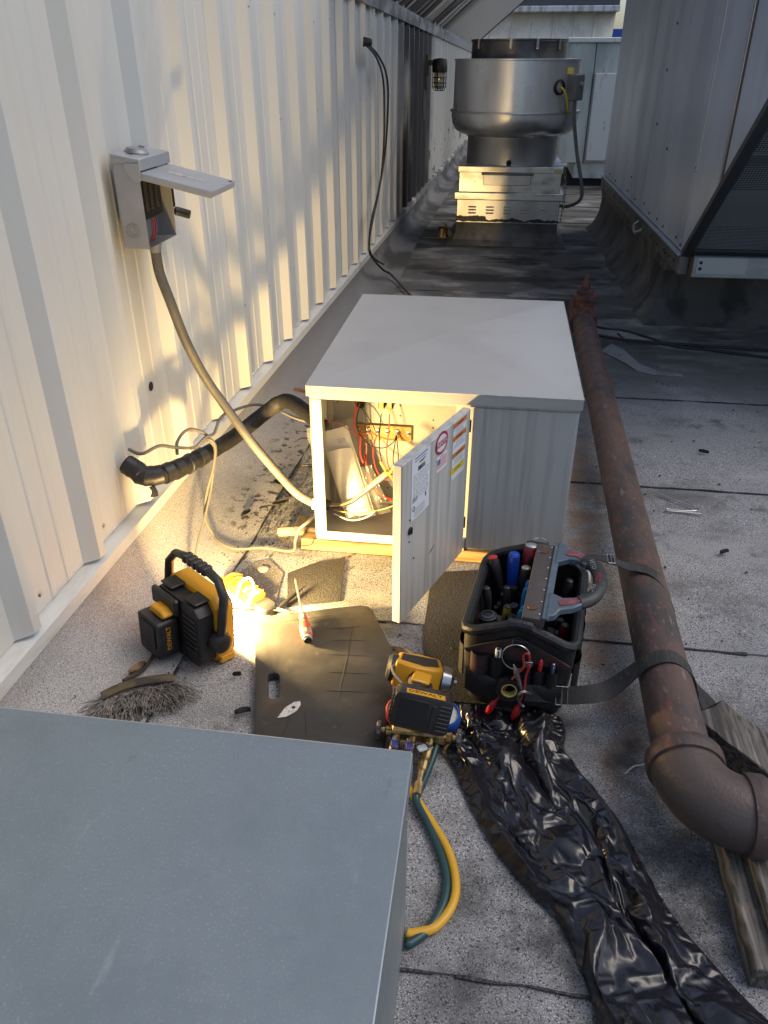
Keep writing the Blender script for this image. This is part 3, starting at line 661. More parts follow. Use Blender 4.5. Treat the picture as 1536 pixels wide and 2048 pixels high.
# weathered timbers under the pipe
WOODG = mat('weathered_timber', (0.15, 0.135, 0.115), 0.85, bump=0.003, bscale=30, layers=[dict(c=(0.05, 0.045, 0.04), s=(90, 3, 90), lo=0.42, hi=0.62, d=6), dict(c=(0.30, 0.28, 0.25), s=(60, 4, 60), lo=0.55, hi=0.7, amt=0.7, d=6)])
def timber(label, c, L, W, H_, rz, seed):
    T = Matrix.Translation(c) @ Matrix.Rotation(rz, 4, 'Z'); b = MB(T); rn = random.Random(seed)
    n = 14; V = []; F = []
    for i in range(n + 1):
        y = -L / 2 + L * i / n
        for (x, z) in ((-W/2, 0), (W/2, 0), (W/2, H_ * 0.5), (W/2, H_), (W/6, H_), (-W/6, H_), (-W/2, H_), (-W/2, H_*0.5)):
            e = 0.0035 if z > 0 else 0
            V.append((x + rn.uniform(-e, e), y + (rn.uniform(-.004, .004) if i in (0, n) else 0), z + rn.uniform(-e, e)))
    for i in range(n):
        for k in range(8): F.append((i*8+k, i*8+(k+1) % 8, (i+1)*8+(k+1) % 8, (i+1)*8+k))
    F += [tuple(range(7, -1, -1)), tuple(n * 8 + k for k in range(8))]
    o = b.add(V, F).build('timber_sleeper', WOODG, None, bevel=0.003); o.location = c; o.rotation_euler = (0, 0, 0)
    return tag(o, label, 'timber', 'weathered timbers propping the steel pipe')
tb = timber('upper weathered timber block directly under the pipe elbow at the right edge', (0.80, 1.13, 0.0645), 0.34, 0.36, 0.030, R(0), 3)
timber('thick weathered timber sleeper on the roof under the pipe elbow at right', (0.70, 1.13, 0.0045), 0.40, 0.25, 0.058, R(0), 4)
timber('long grey split timber lying behind the pipe elbow at the right edge', (0.78, 1.42, 0.0045), 0.50, 0.11, 0.075, R(38), 5)

# ================================================================== open condensing unit cabinet
CAB = mat('cabinet_paint', (0.45, 0.455, 0.435), 0.42, coord='world', rvar=0.06, layers=[
    dict(c=(0.29, 0.29, 0.28), s=(30, 30, 1.0), lo=0.44, hi=0.64, amt=0.7, d=6), dict(c=(0.52, 0.52, 0.51), s=(70, 70, 1.2), lo=0.57, hi=0.70, amt=0.7, d=6)])
CABIN = mat('cabinet_inside', (0.28, 0.275, 0.255), 0.5, layers=[dict(c=(0.24, 0.235, 0.215), s=4, lo=.45, hi=.7)])
CABT = mat('cabinet_top', (0.39, 0.385, 0.37), 0.38, coord='world', layers=[dict(c=(0.33, 0.325, 0.31), s=5, lo=0.45, hi=0.7, amt=0.5, d=6), dict(c=(0.48, 0.48, 0.48), s=(13, 30, 10), lo=0.66, hi=0.74, amt=0.5, d=6), dict(c=(0.22, 0.21, 0.2), s=60, lo=0.74, hi=0.78, amt=0.6, d=3)])
cab = thing('condensing_unit', 'grey metal condensing unit cabinet with its left front door hanging open', 'condensing unit', (-0.145, 2.9, 0.055))
x0, x1, y0, y1, zb, zt = -0.578, 0.287, 2.325, 3.44, 0.052, 0.612
def cbx(a, b_, n, m=CAB, bevel=0.002, parent=cab, **k): return MB().box(a, b_).build(n, m, parent, bevel=bevel, **k)
cbx((x0, y0, zb), (x0 + 0.003, y1, zt), 'side_panel'); cbx((x1 - 0.003, y0, zb), (x1, y1, zt), 'side_panel')
cbx((x0 + 0.004, y1 - 0.003, zb), (x1 - 0.004, y1, zt), 'back_panel')
cbx((x0 + 0.004, y0 + 0.004, zb + 0.002), (x1 - 0.004, y1 - 0.004, zb + 0.006), 'floor_pan', CABIN)
cbx((x0 + 0.0035, y0 - 0.0005, zb + 0.036), (x0 + 0.040, y0 + 0.0025, zt - 0.022), 'front_post', CAB)
cbx((x0 + 0.0035, y0 - 0.001, zb), (-0.056, y0 + 0.003, zb + 0.035), 'bottom_rail', CAB)
cbx((x0 + 0.0035, y0 - 0.001, zt - 0.021), (x1 - 0.004, y0 + 0.003, zt - 0.001), 'top_rail', CAB)
cbx((-0.098, y0 + 0.010, zb + 0.036), (-0.036, y0 + 0.013, zt - 0.022), 'centre_post', CAB)
cbx((-0.043, y0 - 0.002, zb + 0.010), (x1 - 0.0035, y0 + 0.002, zt - 0.0215), 'fixed_panel', CAB)
cbx((-0.062, y0 - 0.004, zb - 0.012), (-0.046, y0 + 0.006, zb + 0.045), 'corner_tab', CAB)
cbx((x0 + 0.004, 2.600, zb + 0.007), (-0.056, 2.603, zt - 0.002), 'inner_panel', CABIN)
cbx((-0.060, y0 + 0.014, zb + 0.007), (-0.057, 2.599, zt - 0.002), 'divider', CABIN)
cbx((x0 + 0.0035, 2.575, zb + 0.008), (x0 + 0.022, 2.5985, zt - 0.01), 'inner_bracket', CABIN)
# lid: turned-down flange and cross-broken top
lid = MB(); a, c_, d_, e_ = x0 - 0.006, x1 + 0.006, y0 - 0.012, y1 + 0.008
mx, my = (a + c_) / 2, (d_ + e_) / 2
lid.add([(a,d_,0.640),(c_,d_,0.640),(c_,e_,0.640),(a,e_,0.640),(mx,my,0.668),(a,d_,0.604),(c_,d_,0.604),(c_,e_,0.604),(a,e_,0.604)],
        [(0,1,4),(1,2,4),(2,3,4),(3,0,4),(0,5,6,1),(1,6,7,2),(2,7,8,3),(3,8,5,0)])
ld = lid.build('lid', CABT, cab, bevel=0.0, smooth=0, solid=0.0015)
MB().tube([(a, d_, 0.639), (c_, d_, 0.639), (c_, e_, 0.639), (a, e_, 0.639), (a, d_, 0.639)], 0.0022, 6).build('folded_edge', CAB, ld)
# door, swung open past a right angle
DH = Vector((-0.055, 2.322, 0)); dd = Vector((-0.359, -0.933, 0)).normalized(); dn = Vector((0.933, -0.359, 0)).normalized()
DT = frame(DH, dd, dn, (0, 0, 1))
LT_ = frame(DH, -dd, (0, 0, 1), dn)           # for flat print: x to the right, y up, z out of the face
def onface(u, z, h=0.0128): return LT_ @ Matrix.Translation((-u, z, h))
DZ0, DZ1 = 0.062, 0.598
door = MB(DT).box((0.020, -0.016, DZ0), (0.482, 0.012, DZ1)).build('door', CAB, cab, bevel=0.0025)
HB = mat('hinge_dark', (0.02, 0.02, 0.02), 0.5)
for z in (0.53, 0.17): 
    MB().tube([(-0.053, 2.317, z - 0.02), (-0.053, 2.317, z + 0.02)], 0.006, 8).build('hinge', HB, door)
MB(onface(0.429, 0.366)).lathe([(0.012, -0.001), (0.012, 0.004), (0.008, 0.006)], 14).cbox((0, 0, 0.006), (0.004, 0.016, 0.004)).build('door_latch', mat('latch', (0.06, 0.06, 0.06), 0.3, 0.8), door)
for u, z in ((0.430, 0.402), (0.432, 0.33), (0.40, 0.255)): MB(onface(u, z)).lathe([(0.003, -0.0005), (0.003, 0.001)], 8).build('screw_hole', HB, door)
MB(onface(0.276, 0.216)).prism([(-0.018, -0.006), (-0.002, -0.005), (0.018, 0.008), (0.002, 0.001)], -0.0005, 0.0003).build('scratch', HB, door)
MB(DT).box((0.36, 0.0122, 0.10), (0.361, 0.0123, 0.101)).build('paint_chip', HB, door)
PAPER = mat('label_white', (0.62, 0.66, 0.70), 0.45); INK = mat('label_ink', (0.05, 0.055, 0.07), 0.5); GREY = mat('label_grey_ink', (0.25, 0.28, 0.32), 0.5)
BLUEI = mat('label_blue_ink', (0.06, 0.10, 0.30), 0.5)
def sticker(u0, u1, z0, z1, name, m, cut=0.0, h=0.0):
    w, hh = abs(u0 - u1), z1 - z0
    poly = rrect(-w/2, -hh/2, w/2, hh/2, 0.004, 2)
    if cut: poly = [(-w/2, hh/2), (-w/2, -hh/2), (w/2, -hh/2), (w/2, hh/2)][::-1]
    return MB(onface((u0 + u1) / 2, (z0 + z1) / 2, 0.0126 + h)).prism(poly, 0, 0.0004).build(name, m, door)
spec = sticker(0.424, 0.308, 0.392, 0.594, 'data_label', PAPER)
b = MB(LT_); rn = random.Random(5)
def bar(b, u, z, w, h, lift=0.01325): b.cbox((-u, z, lift), (w, h, 0.0003))
bar(b, 0.366, 0.586, 0.080, 0.0035)
b.build('label_print', BLUEI, spec, kind='stuff')
b = MB(LT_); bar(b, 0.372, 0.577, 0.070, 0.002); bar(b, 0.362, 0.566, 0.030, 0.005); bar(b, 0.345, 0.5685, 0.014, 0.003)
for k in range(17): bar(b, 0.384 - k * 0.0026, 0.548, rn.choice((0.0008, 0.0012, 0.0018)), 0.014)
for k in range(4): bar(b, 0.404 - rn.uniform(0, .004), 0.462 - k * 0.004, 0.030, 0.0015)
b.cbox((-0.335, 0.446, 0.01325), (0.003, 0.016, 0.0003)); b.cbox((-0.331, 0.443, 0.01325), (0.003, 0.012, 0.0003))
b.build('label_print', INK, spec, kind='stuff')
b = MB(LT_)
for k in range(16):
    z = 0.534 - k * 0.0052; u = 0.412
    while u > 0.322:
        w = rn.uniform(0.006, 0.016); bar(b, u - w / 2, z, w, 0.0017); u -= w + rn.uniform(0.003, 0.010)
for k in range(6): bar(b, 0.372, 0.424 - k * 0.0048, rn.uniform(0.05, 0.09), 0.0015)
b.build('label_print', GREY, spec, kind='stuff')
MB(onface(0.408, 0.428, 0.0131)).lathe([(0.008, 0), (0.008, 0.0004), (0.005, 0.0004), (0.005, 0)], 16, close=False).build('round_mark', INK, spec)
ov = MB(onface(0.232, 0.566, 0.0127)).prism([(0.043 * math.cos(t * math.pi / 16), 0.036 * math.sin(t * math.pi / 16)) for t in range(32)], 0, 0.0004).build('brand_oval', mat('brand_red', (0.34, 0.02, 0.045), 0.4), door)
MB(onface(0.232, 0.566, 0.0132)).prism([(0.034 * math.cos(t * math.pi / 16), 0.027 * math.sin(t * math.pi / 16)) for t in range(32)], 0, 0.0003).build('brand_field', PAPER, ov)
MB(onface(0.232, 0.566, 0.0136)).box((-0.036, -0.0095, 0), (0.036, 0.0095, 0.0003)).build('brand_band', MATS['brand_red'], ov)
lettering('brand_lettering', 'TRENTON', 0.0185, onface(0.232, 0.566, 0.0142), PAPER, ov, 0.0002, 0.82)
fl = sticker(0.263, 0.190, 0.476, 0.528, 'flag_label', PAPER)
b = MB(LT_)
for k in range(6): bar(b, 0.226, 0.516 - k * 0.0056, 0.066, 0.0028)
b.build('flag_stripes', mat('flag_red', (0.55, 0.16, 0.16), 0.5), fl)
b = MB(LT_); bar(b, 0.248, 0.508, 0.020, 0.018, 0.0136); b.build('flag_canton', mat('flag_blue', (0.07, 0.16, 0.32), 0.5), fl)
b = MB(LT_); bar(b, 0.226, 0.523, 0.03, 0.002); b.build('label_print', BLUEI, fl)
wl_ = sticker(0.150, 0.053, 0.400, 0.594, 'warning_label', PAPER)
ORG = mat('warning_orange', (0.50, 0.16, 0.015), 0.5); YLW = mat('warning_yellow', (0.55, 0.46, 0.02), 0.5)
b = MB(LT_); g_ = MB(LT_)
for z in (0.584, 0.540, 0.482):
    bar(b, 0.1015, z, 0.095, 0.017)
    for k in range(5): bar(g_, 0.1015 + rn.uniform(-.004, .004), z - 0.014 - k * 0.0048, rn.uniform(0.05, 0.082), 0.0015)
b.build('warning_band', ORG, wl_); g_.build('label_print', GREY, wl_, kind='stuff')
b = MB(LT_); bar(b, 0.1085, 0.430, 0.100, 0.022); b.build('warning_band', YLW, wl_)
for z in (0.584, 0.540, 0.482): lettering('warning_lettering', 'WARNING', 0.010, onface(0.1015, z, 0.0137), INK, wl_, 0.0001)
lettering('warning_lettering', 'CAUTION', 0.010, onface(0.1085, 0.430, 0.0137), INK, wl_, 0.0001)
MB(frame((0.10, 2.322, 0.075), (1, 0, 0), (0, 0, 1), (0, -1, 0))).lathe([(0.007, 0), (0.007, 0.002), (0.004, 0.005)], 10).build('panel_screw', STEEL, cab)

# ---- electrical fittings on the inner panel
BOARD = mat('terminal_board', (0.40, 0.22, 0.05), 0.35, layers=[dict(c=(0.30, 0.15, 0.03), s=30, lo=.4, hi=.65)])
BRASS = mat('brass', (0.55, 0.38, 0.16), 0.3, 0.9, layers=[dict(c=(0.30, 0.20, 0.08), s=40, lo=.42, hi=.65)])
tbd = MB().box((-0.472, 2.588, 0.334), (-0.268, 2.5995, 0.392)).build('terminal_board', BOARD, cab, bevel=0.001)
t0 = MB(frame((-0.427, 2.588, 0.366), (1, 0, 0), (0, 0, 1), (0, -1, 0))).cbox((0, 0.004, 0.003), (0.010, 0.022, 0.006)).lathe([(0.006, 0.006), (0.006, 0.012), (0.003, 0.014)], 8).build('terminal', STEEL, tbd)
for x in (-0.393, -0.357, -0.320): clone(t0, (x + 0.427, 0, 0), tbd)
for x in (-0.462, -0.279): clone(t0, (x + 0.427, 0.0035, -0.003), tbd)
for x in (-0.372, -0.343):
    cbk = MB().box((x - 0.012, 2.555, 0.472), (x + 0.012, 2.5995, 0.560)).build('contactor', BLACK, cab, bevel=0.001)
    MB().box((x - 0.008, 2.545, 0.475), (x + 0.008, 2.5545, 0.500)).box((x - 0.004, 2.548, 0.455), (x + 0.004, 2.553, 0.475)).build('contact_terminal', BRASS, cbk, bevel=0.001)
MB(frame((-0.456, 2.5995, 0.471), (1, 0, 0), (0, 0, 1), (0, -1, 0))).lathe([(0.019, 0), (0.019, 0.004), (0.012, 0.006), (0.012, 0.001)], 18).build('cable_grommet', BLACK, cab)
hb = MB()
for x, z in ((-0.31, 0.47), (-0.31, 0.43), (-0.19, 0.42), (-0.19, 0.39), (-0.35, 0.19), (-0.33, 0.16), (-0.355, 0.13), (-0.33, 0.10), (-0.30, 0.13), (-0.56, 0.46), (-0.54, 0.47), (-0.30, 0.16)):
    hb.add(*(lambda q: (q.v, q.f))(MB(frame((x, 2.5998, z), (1, 0, 0), (0, 0, 1), (0, -1, 0))).lathe([(0.0035, 0), (0.0035, 0.0004)], 8)))
hb.build('panel_holes', BLACK, cab)
WRED = mat('wire_red', (0.62, 0.06, 0.03), 0.4); WBLK = mat('wire_black', (0.015, 0.015, 0.015), 0.4); WWHT = mat('wire_white', (0.62, 0.60, 0.52), 0.4); WYEL = mat('wire_yellow', (0.60, 0.42, 0.03), 0.4)
def wire(pts, m, r=0.0019, parent=cab, name='wire'): return MB().tube(spline(pts, 7), r, 6).build(name, m, parent)
wire([(-0.455, 2.58, 0.475), (-0.475, 2.56, 0.43), (-0.468, 2.55, 0.37), (-0.43, 2.55, 0.34), (-0.43, 2.55, 0.28)], WRED)
wire([(-0.44, 2.585, 0.60), (-0.455, 2.56, 0.54), (-0.468, 2.55, 0.45), (-0.465, 2.55, 0.38), (-0.435, 2.57, 0.365)], WRED)
wire([(-0.455, 2.58, 0.468), (-0.425, 2.56, 0.44), (-0.398, 2.56, 0.39), (-0.393, 2.57, 0.368)], WBLK)
wire([(-0.455, 2.58, 0.468), (-0.462, 2.55, 0.41), (-0.43, 2.54, 0.345), (-0.37, 2.54, 0.325), (-0.33, 2.55, 0.345), (-0.32, 2.57, 0.368)], WBLK)
wire([(-0.425, 2.585, 0.60), (-0.432, 2.57, 0.50), (-0.437, 2.56, 0.43), (-0.43, 2.57, 0.37)], WBLK)
wire([(-0.372, 2.55, 0.458), (-0.375, 2.53, 0.41), (-0.372, 2.50, 0.34), (-0.355, 2.47, 0.29), (-0.33, 2.44, 0.275), (-0.28, 2.39, 0.30)], WBLK)
wire([(-0.343, 2.55, 0.458), (-0.342, 2.53, 0.41), (-0.346, 2.50, 0.33), (-0.33, 2.46, 0.285), (-0.29, 2.40, 0.31)], WRED)
wire([(-0.393, 2.575, 0.36), (-0.402, 2.54, 0.31), (-0.385, 2.50, 0.26), (-0.355, 2.47, 0.235), (-0.32, 2.43, 0.26)], WRED)
wire([(-0.32, 2.575, 0.36), (-0.325, 2.54, 0.32), (-0.322, 2.50, 0.29), (-0.30, 2.44, 0.29)], WBLK)
wire([(-0.32, 2.575, 0.358), (-0.31, 2.54, 0.315), (-0.303, 2.50, 0.285), (-0.29, 2.44, 0.29)], WBLK)
wire([(-0.43, 2.55, 0.285), (-0.425, 2.53, 0.24), (-0.41, 2.53, 0.19), (-0.37, 2.54, 0.13), (-0.32, 2.56, 0.10), (-0.25, 2.57, 0.075)], WRED, 0.0032)
wire([(-0.435, 2.55, 0.285), (-0.42, 2.52, 0.25), (-0.40, 2.52, 0.185), (-0.36, 2.53, 0.125), (-0.31, 2.55, 0.105)], WRED, 0.0026)
wire([(-0.45, 2.55, 0.36), (-0.447, 2.53, 0.30), (-0.435, 2.52, 0.27)], WRED, 0.0034)
cn_ = MB(); cn_.add(*(lambda q: (q.v, q.f))(MB(align((-0.30, 2.375, 0.315), (0.35, -0.25, 0.08))).lathe([(0.010, 0), (0.014, 0.005), (0.013, 0.03), (0.009, 0.045)], 10)))
cn_.add(*(lambda q: (q.v, q.f))(MB(align((-0.29, 2.36, 0.295), (0.4, -0.2, 0.02))).lathe([(0.008, 0), (0.012, 0.005), (0.011, 0.03), (0.007, 0.04)], 10)))
cn_.build('wire_connector', WRED, cab)
wire([(-0.26, 2.355, 0.325), (-0.23, 2.34, 0.335), (-0.19, 2.35, 0.345), (-0.15, 2.38, 0.35)], WBLK, 0.004)
wire([(-0.26, 2.35, 0.32), (-0.22, 2.33, 0.328), (-0.18, 2.34, 0.335)], WBLK, 0.004)
wire([(-0.27, 2.355, 0.29), (-0.24, 2.34, 0.30), (-0.22, 2.34, 0.29)], WRED, 0.004)
wire([(-0.355, 2.41, 0.335), (-0.335, 2.40, 0.31), (-0.31, 2.38, 0.29)], WYEL, 0.005, name='cable_tie')
wire([(-0.345, 2.40, 0.29), (-0.32, 2.385, 0.305), (-0.305, 2.38, 0.335)], WYEL, 0.004, name='cable_tie')
# incoming bundle from the left
BUN = [(-0.574, 2.43, 0.135), (-0.53, 2.42, 0.135), (-0.47, 2.415, 0.158), (-0.42, 2.41, 0.205), (-0.37, 2.405, 0.255), (-0.325, 2.395, 0.30)]
for k, m in enumerate((WWHT, mat('wire_grey', (0.32, 0.31, 0.28), 0.4), WWHT, mat('wire_tan', (0.45, 0.33, 0.16), 0.4), WBLK)):
    o_ = Vector((0.006 * math.cos(k * 1.25), 0.006 * math.sin(k * 1.25), 0.006 * math.sin(k * 2.5)))
    wire([Vector(p) + o_ * (1 + 0.5 * math.sin(i + k)) for i, p in enumerate(BUN)], m, 0.0034)
wire([(-0.30, 2.39, 0.29), (-0.275, 2.40, 0.24), (-0.285, 2.41, 0.18), (-0.36, 2.41, 0.14), (-0.45, 2.41, 0.12), (-0.53, 2.42, 0.12)], MATS['wire_tan'], 0.0025)
wire([(-0.53, 2.42, 0.105), (-0.47, 2.40, 0.095), (-0.42, 2.39, 0.11), (-0.38, 2.39, 0.135)], WWHT, 0.0028)
MB(align((-0.5745, 2.43, 0.135), (1, 0, 0))).lathe([(0.026, 0), (0.026, 0.008), (0.020, 0.016), (0.016, 0.03), (0.012, 0.031)], 16).build('cable_bushing', BLACK, cab)
MB(align((-0.5785, 2.43, 0.135), (-1, 0, 0))).lathe([(0.028, 0), (0.028, 0.006), (0.022, 0.008), (0.022, 0.030), (0.018, 0.034)], 8).build('conduit_fitting', mat('fitting', (0.55, 0.55, 0.50), 0.4, 0.3), cab, smooth=20)

# ---- bag of paperwork standing inside
doc = thing('document_bag', 'clear plastic bag of folded paper manuals leaning inside the open cabinet', 'document bag', (-0.50, 2.46, 0.06))
SHEET = mat('paper_sheet', (0.80, 0.78, 0.70), 0.6); 
PT = frame((-0.440, 2.475, 0.072), Vector((0.945, 0.02, 0.326)), Vector((-0.32, 0.20, 0.93)), Vector((0.945, 0.02, 0.326)).cross(Vector((-0.32, 0.20, 0.93))))
pw_ = MB(PT).grid(lambda u, v: (-0.055 + 0.11 * u, 0.34 * v, 0.004 * math.sin(u * 3)), 6, 8).build('manual', SHEET, doc, smooth=60, solid=0.004)
b = MB(PT)
for k in range(3): b.cbox((0.02, 0.30 - 0.006 * k, 0.0078), (0.03, 0.0016, 0.0005))
b.cbox((-0.01, 0.235, 0.0085), (0.028, 0.006, 0.0005))
b.build('manual_print', GREY, pw_)
MB(PT).grid(lambda u, v: (-0.048 + 0.096 * u, 0.005 + 0.255 * v + 0.012 * (1 - (2 * u - 1) ** 2), 0.012 + 0.028 * math.sin(math.pi * u) ** 0.7), 14, 10).build('rolled_sheet', SHEET, doc, smooth=60, solid=0.002)
PLAS = mat('clear_plastic', (0.85, 0.83, 0.76), 0.12, alpha=0.07, spec=0.9)
def bagf(u, v):
    w = 0.075 + 0.010 * math.sin(v * 9)
    e = 0.035 * math.sin(math.pi * u) ** 0.6 + 0.010 * noise.noise((u * 6, v * 7, 2)) + 0.006 * noise.noise((u * 15, v * 19, 6))
    return (-w + 2 * w * u + 0.012 * noise.noise((v * 5, u * 2, 0)), -0.004 + 0.37 * v + 0.012 * noise.noise((u * 5, 3, 1)) * v, 0.012 + e)
bgp = MB(PT).grid(bagf, 24, 34).build('plastic_front', PLAS, doc, smooth=60)
MB(PT).grid(lambda u, v: (bagf(u, v)[0] - 0.02 * (1 - u) , bagf(u, v)[1], -0.012 - 0.015 * math.sin(math.pi * u)), 16, 20).build('plastic_back', PLAS, doc, smooth=60)
MB(PT).tube(spline([(-0.085, 0.30, 0.0), (-0.06, 0.355, 0.012), (-0.01, 0.372, 0.02), (0.04, 0.35, 0.018), (0.075, 0.30, 0.01)], 6), 0.0016, 6).build('zip_seal', mat('zip_red', (0.5, 0.10, 0.07), 0.4), doc)
MB(PT @ Matrix.Translation((0.07, 0.05, 0))).grid(lambda u, v: (0.05 * u - 0.02 * v, -0.06 + 0.19 * v, 0.01 + 0.010 * noise.noise((u * 4, v * 6, 8))), 8, 16).build('plastic_fold', PLAS, doc, smooth=60)

# ---- timber skids below the cabinet
PINE = mat('pine_skid', (0.42, 0.27, 0.11), 0.7, coord='world', layers=[dict(c=(0.28, 0.15, 0.045), s=(2.5, 60, 60), lo=0.46, hi=0.62, d=5), dict(c=(0.07, 0.05, 0.03), s=(3, 9, 30), lo=0.6, hi=0.72, amt=0.7)])
sk = MB().box((-0.635, 2.318, 0.006), (0.26, 2.41, 0.0505)).build('timber_skid', PINE, None, bevel=0.003)
tag(sk, 'yellow pine skid under the front edge of the condensing unit', 'timber skid', 'skids under the condensing unit')
sk2 = MB().box((-0.60, 3.33, 0.006), (0.27, 3.42, 0.0505)).build('timber_skid', PINE, None, bevel=0.003)
tag(sk2, 'pine skid under the rear edge of the condensing unit', 'timber skid', 'skids under the condensing unit')
rl = thing('felt_scrap', 'short rolled scrap of felt lying left of the cabinet skid', 'felt scrap', (-0.70, 2.40, 0.006), 0)
MB(align((-0.735, 2.385, 0.03), (1, 0.12, 0.08))).lathe([(0.016, 0), (0.018, 0.01), (0.017, 0.10), (0.012, 0.115), (0.010, 0.115), (0.010, 0.0)], 14, close=False).build('felt_roll', mat('felt_tan', (0.28, 0.21, 0.12), 0.8), rl)
MB().box((-0.67, 2.36, 0.052), (-0.58, 2.45, 0.072)).build('block', mat('old_block', (0.06, 0.045, 0.03), 0.8, bump=0.003, bscale=60), rl, bevel=0.004)

# ================================================================== fused disconnect on the wall
DG = mat('disconnect_grey', (0.33, 0.34, 0.355), 0.45, 0.15, layers=[dict(c=(0.28, 0.29, 0.30), s=6, lo=.4, hi=.65)])
dis = thing('disconnect_switch', 'grey electrical disconnect box on the wall with its cover hinged up', 'disconnect box', (-1.10, 2.44, 1.04))
bx0, bx1, by0, by1, bz0, bz1 = -1.134, -1.054, 2.335, 2.56, 1.045, 1.285
def dbx(a, b_, n, m=DG, bv=0.002, parent=dis): return MB().box(a, b_).build(n, m, parent, bevel=bv)
dbx((bx0, by0, bz0), (bx0 + 0.002, by1, bz1), 'back_plate')
sp_ = dbx((bx0 + 0.0025, by0, bz0), (bx1, by0 + 0.002, bz1), 'side_plate'); dbx((bx0 + 0.0025, by1 - 0.002, bz0), (bx1, by1, bz1 - 0.02), 'side_plate')
dbx((bx0 + 0.0025, by0 + 0.0025, bz0), (bx1 - 0.001, by1 - 0.0025, bz0 + 0.002), 'bottom_plate')
MB().prism([(bx0, 1.285), (bx0, 1.312), (bx1 + 0.008, 1.298), (bx1 + 0.008, 1.265), (bx1 + 0.004, 1.265), (bx1 + 0.004, 1.285)], by0 - 0.004, by1 + 0.004, Matrix(((1,0,0,0),(0,0,1,0),(0,1,0,0),(0,0,0,1)))).build('hood', DG, dis, bevel=0.002)
MB().prism([(bx1 + 0.0075, 1.286), (bx1 + 0.0075, 1.240), (bx1 - 0.012, 1.232), (bx1 - 0.04, 1.262), (bx1 - 0.04, 1.286)], by0 - 0.0065, by0 - 0.0042, Matrix(((1,0,0,0),(0,0,1,0),(0,1,0,0),(0,0,0,1)))).build('hinge_ear', DG, dis, bevel=0.001)
CT = frame((bx1 + 0.002, by0 - 0.002, 1.262), Vector((0.214, 0, -0.048)), (0, 1, 0), Vector((0.048, 0, 0.214)))
cov = MB(CT).box((0.0, 0, -0.020), (0.218, 0.229, 0.0)).build('cover', DG, dis, bevel=0.002)
lb = MB(CT).box((0.045, 0.10, 0.0003), (0.165, 0.125, 0.0006)).build('cover_label', mat('foil_label', (0.55, 0.55, 0.56), 0.3, 0.3, layers=[dict(c=(0.12, 0.12, 0.14), s=(60, 200, 1), lo=0.48, hi=0.6)]), cov)
MB(CT).box((0.205, 0.195, 0.0002), (0.214, 0.216, 0.0008)).build('cover_slot', BLACK, cov)
dk = MB().box((bx0 + 0.004, by0 + 0.03, bz0 + 0.075), (bx0 + 0.06, by1 - 0.035, bz1 - 0.005)).build('fuse_block', BLACK, dis, bevel=0.004)
for yy in (2.39, 2.43, 2.47): MB().box((bx0 + 0.056, yy, bz0 + 0.10), (bx0 + 0.068, yy + 0.022, bz1 - 0.04)).build('fuse', mat('fuse_dark', (0.03, 0.025, 0.02), 0.4), dk, bevel=0.004)
wire([(bx0 + 0.05, 2.44, bz0 + 0.09), (bx0 + 0.06, 2.435, bz0 + 0.05), (bx0 + 0.045, 2.43, bz0 + 0.004)], WRED, 0.0026, dis)
wire([(bx0 + 0.05, 2.47, bz0 + 0.09), (bx0 + 0.055, 2.475, bz0 + 0.05), (bx0 + 0.045, 2.45, bz0 + 0.004)], mat('wire_blue', (0.05, 0.16, 0.5), 0.4), 0.0026, dis)
wire([(bx0 + 0.05, 2.46, bz0 + 0.09), (bx0 + 0.06, 2.45, bz0 + 0.045), (bx0 + 0.05, 2.44, bz0 + 0.004)], WRED, 0.0026, dis)
MB().tube(spline([(-1.09, 2.562, 1.115), (-1.08, 2.60, 1.115), (-1.06, 2.615, 1.11), (-1.025, 2.62, 1.10)], 5), [0.008] * 8 + [0.014] * 8, 10).build('lever_handle', BLACK, dis)
MB(frame((-1.078, 2.5615, 1.16), (1, 0, 0), (0, 0, 1), (0, -1, 0))).prism(rrect(-0.014, -0.03, 0.03, 0.06, 0.010), -0.003, 0.0).build('lock_hasp', BLACK, dis)
MB(align((-1.093, 2.425, 1.298), (0.17, 0, 1))).lathe([(0.036, -0.004), (0.035, 0.012), (0.028, 0.020), (0.012, 0.022)], 24).build('hub_plate', mat('hub', (0.26, 0.265, 0.27), 0.5, 0.4), dis)
for yy in (2.385, 2.465): MB(align((-1.093, yy, 1.310), (0.17, 0, 1))).lathe([(0.009, 0), (0.009, 0.012), (0.005, 0.013)], 8).build('hub_screw', MATS['hub'], dis)
kn = frame((-1.099, by0 - 0.0001, 1.098), (1, 0, 0), (0, 0, 1), (0, -1, 0))
MB(kn).lathe([(0.022, 0), (0.022, 0.0008), (0.018, 0.0008), (0.018, 0)], 24, close=False).lathe([(0.013, 0), (0.013, 0.0008), (0.010, 0.0008), (0.010, 0)], 20, close=False).build('knockout', MATS['hub'], sp_)
MB(align((-1.085, 2.445, 1.045), (0, 0, -1))).lathe([(0.022, 0), (0.022, 0.010), (0.018, 0.012), (0.018, 0.030), (0.015, 0.032)], 12).build('conduit_nut', MATS['hub'], dis)

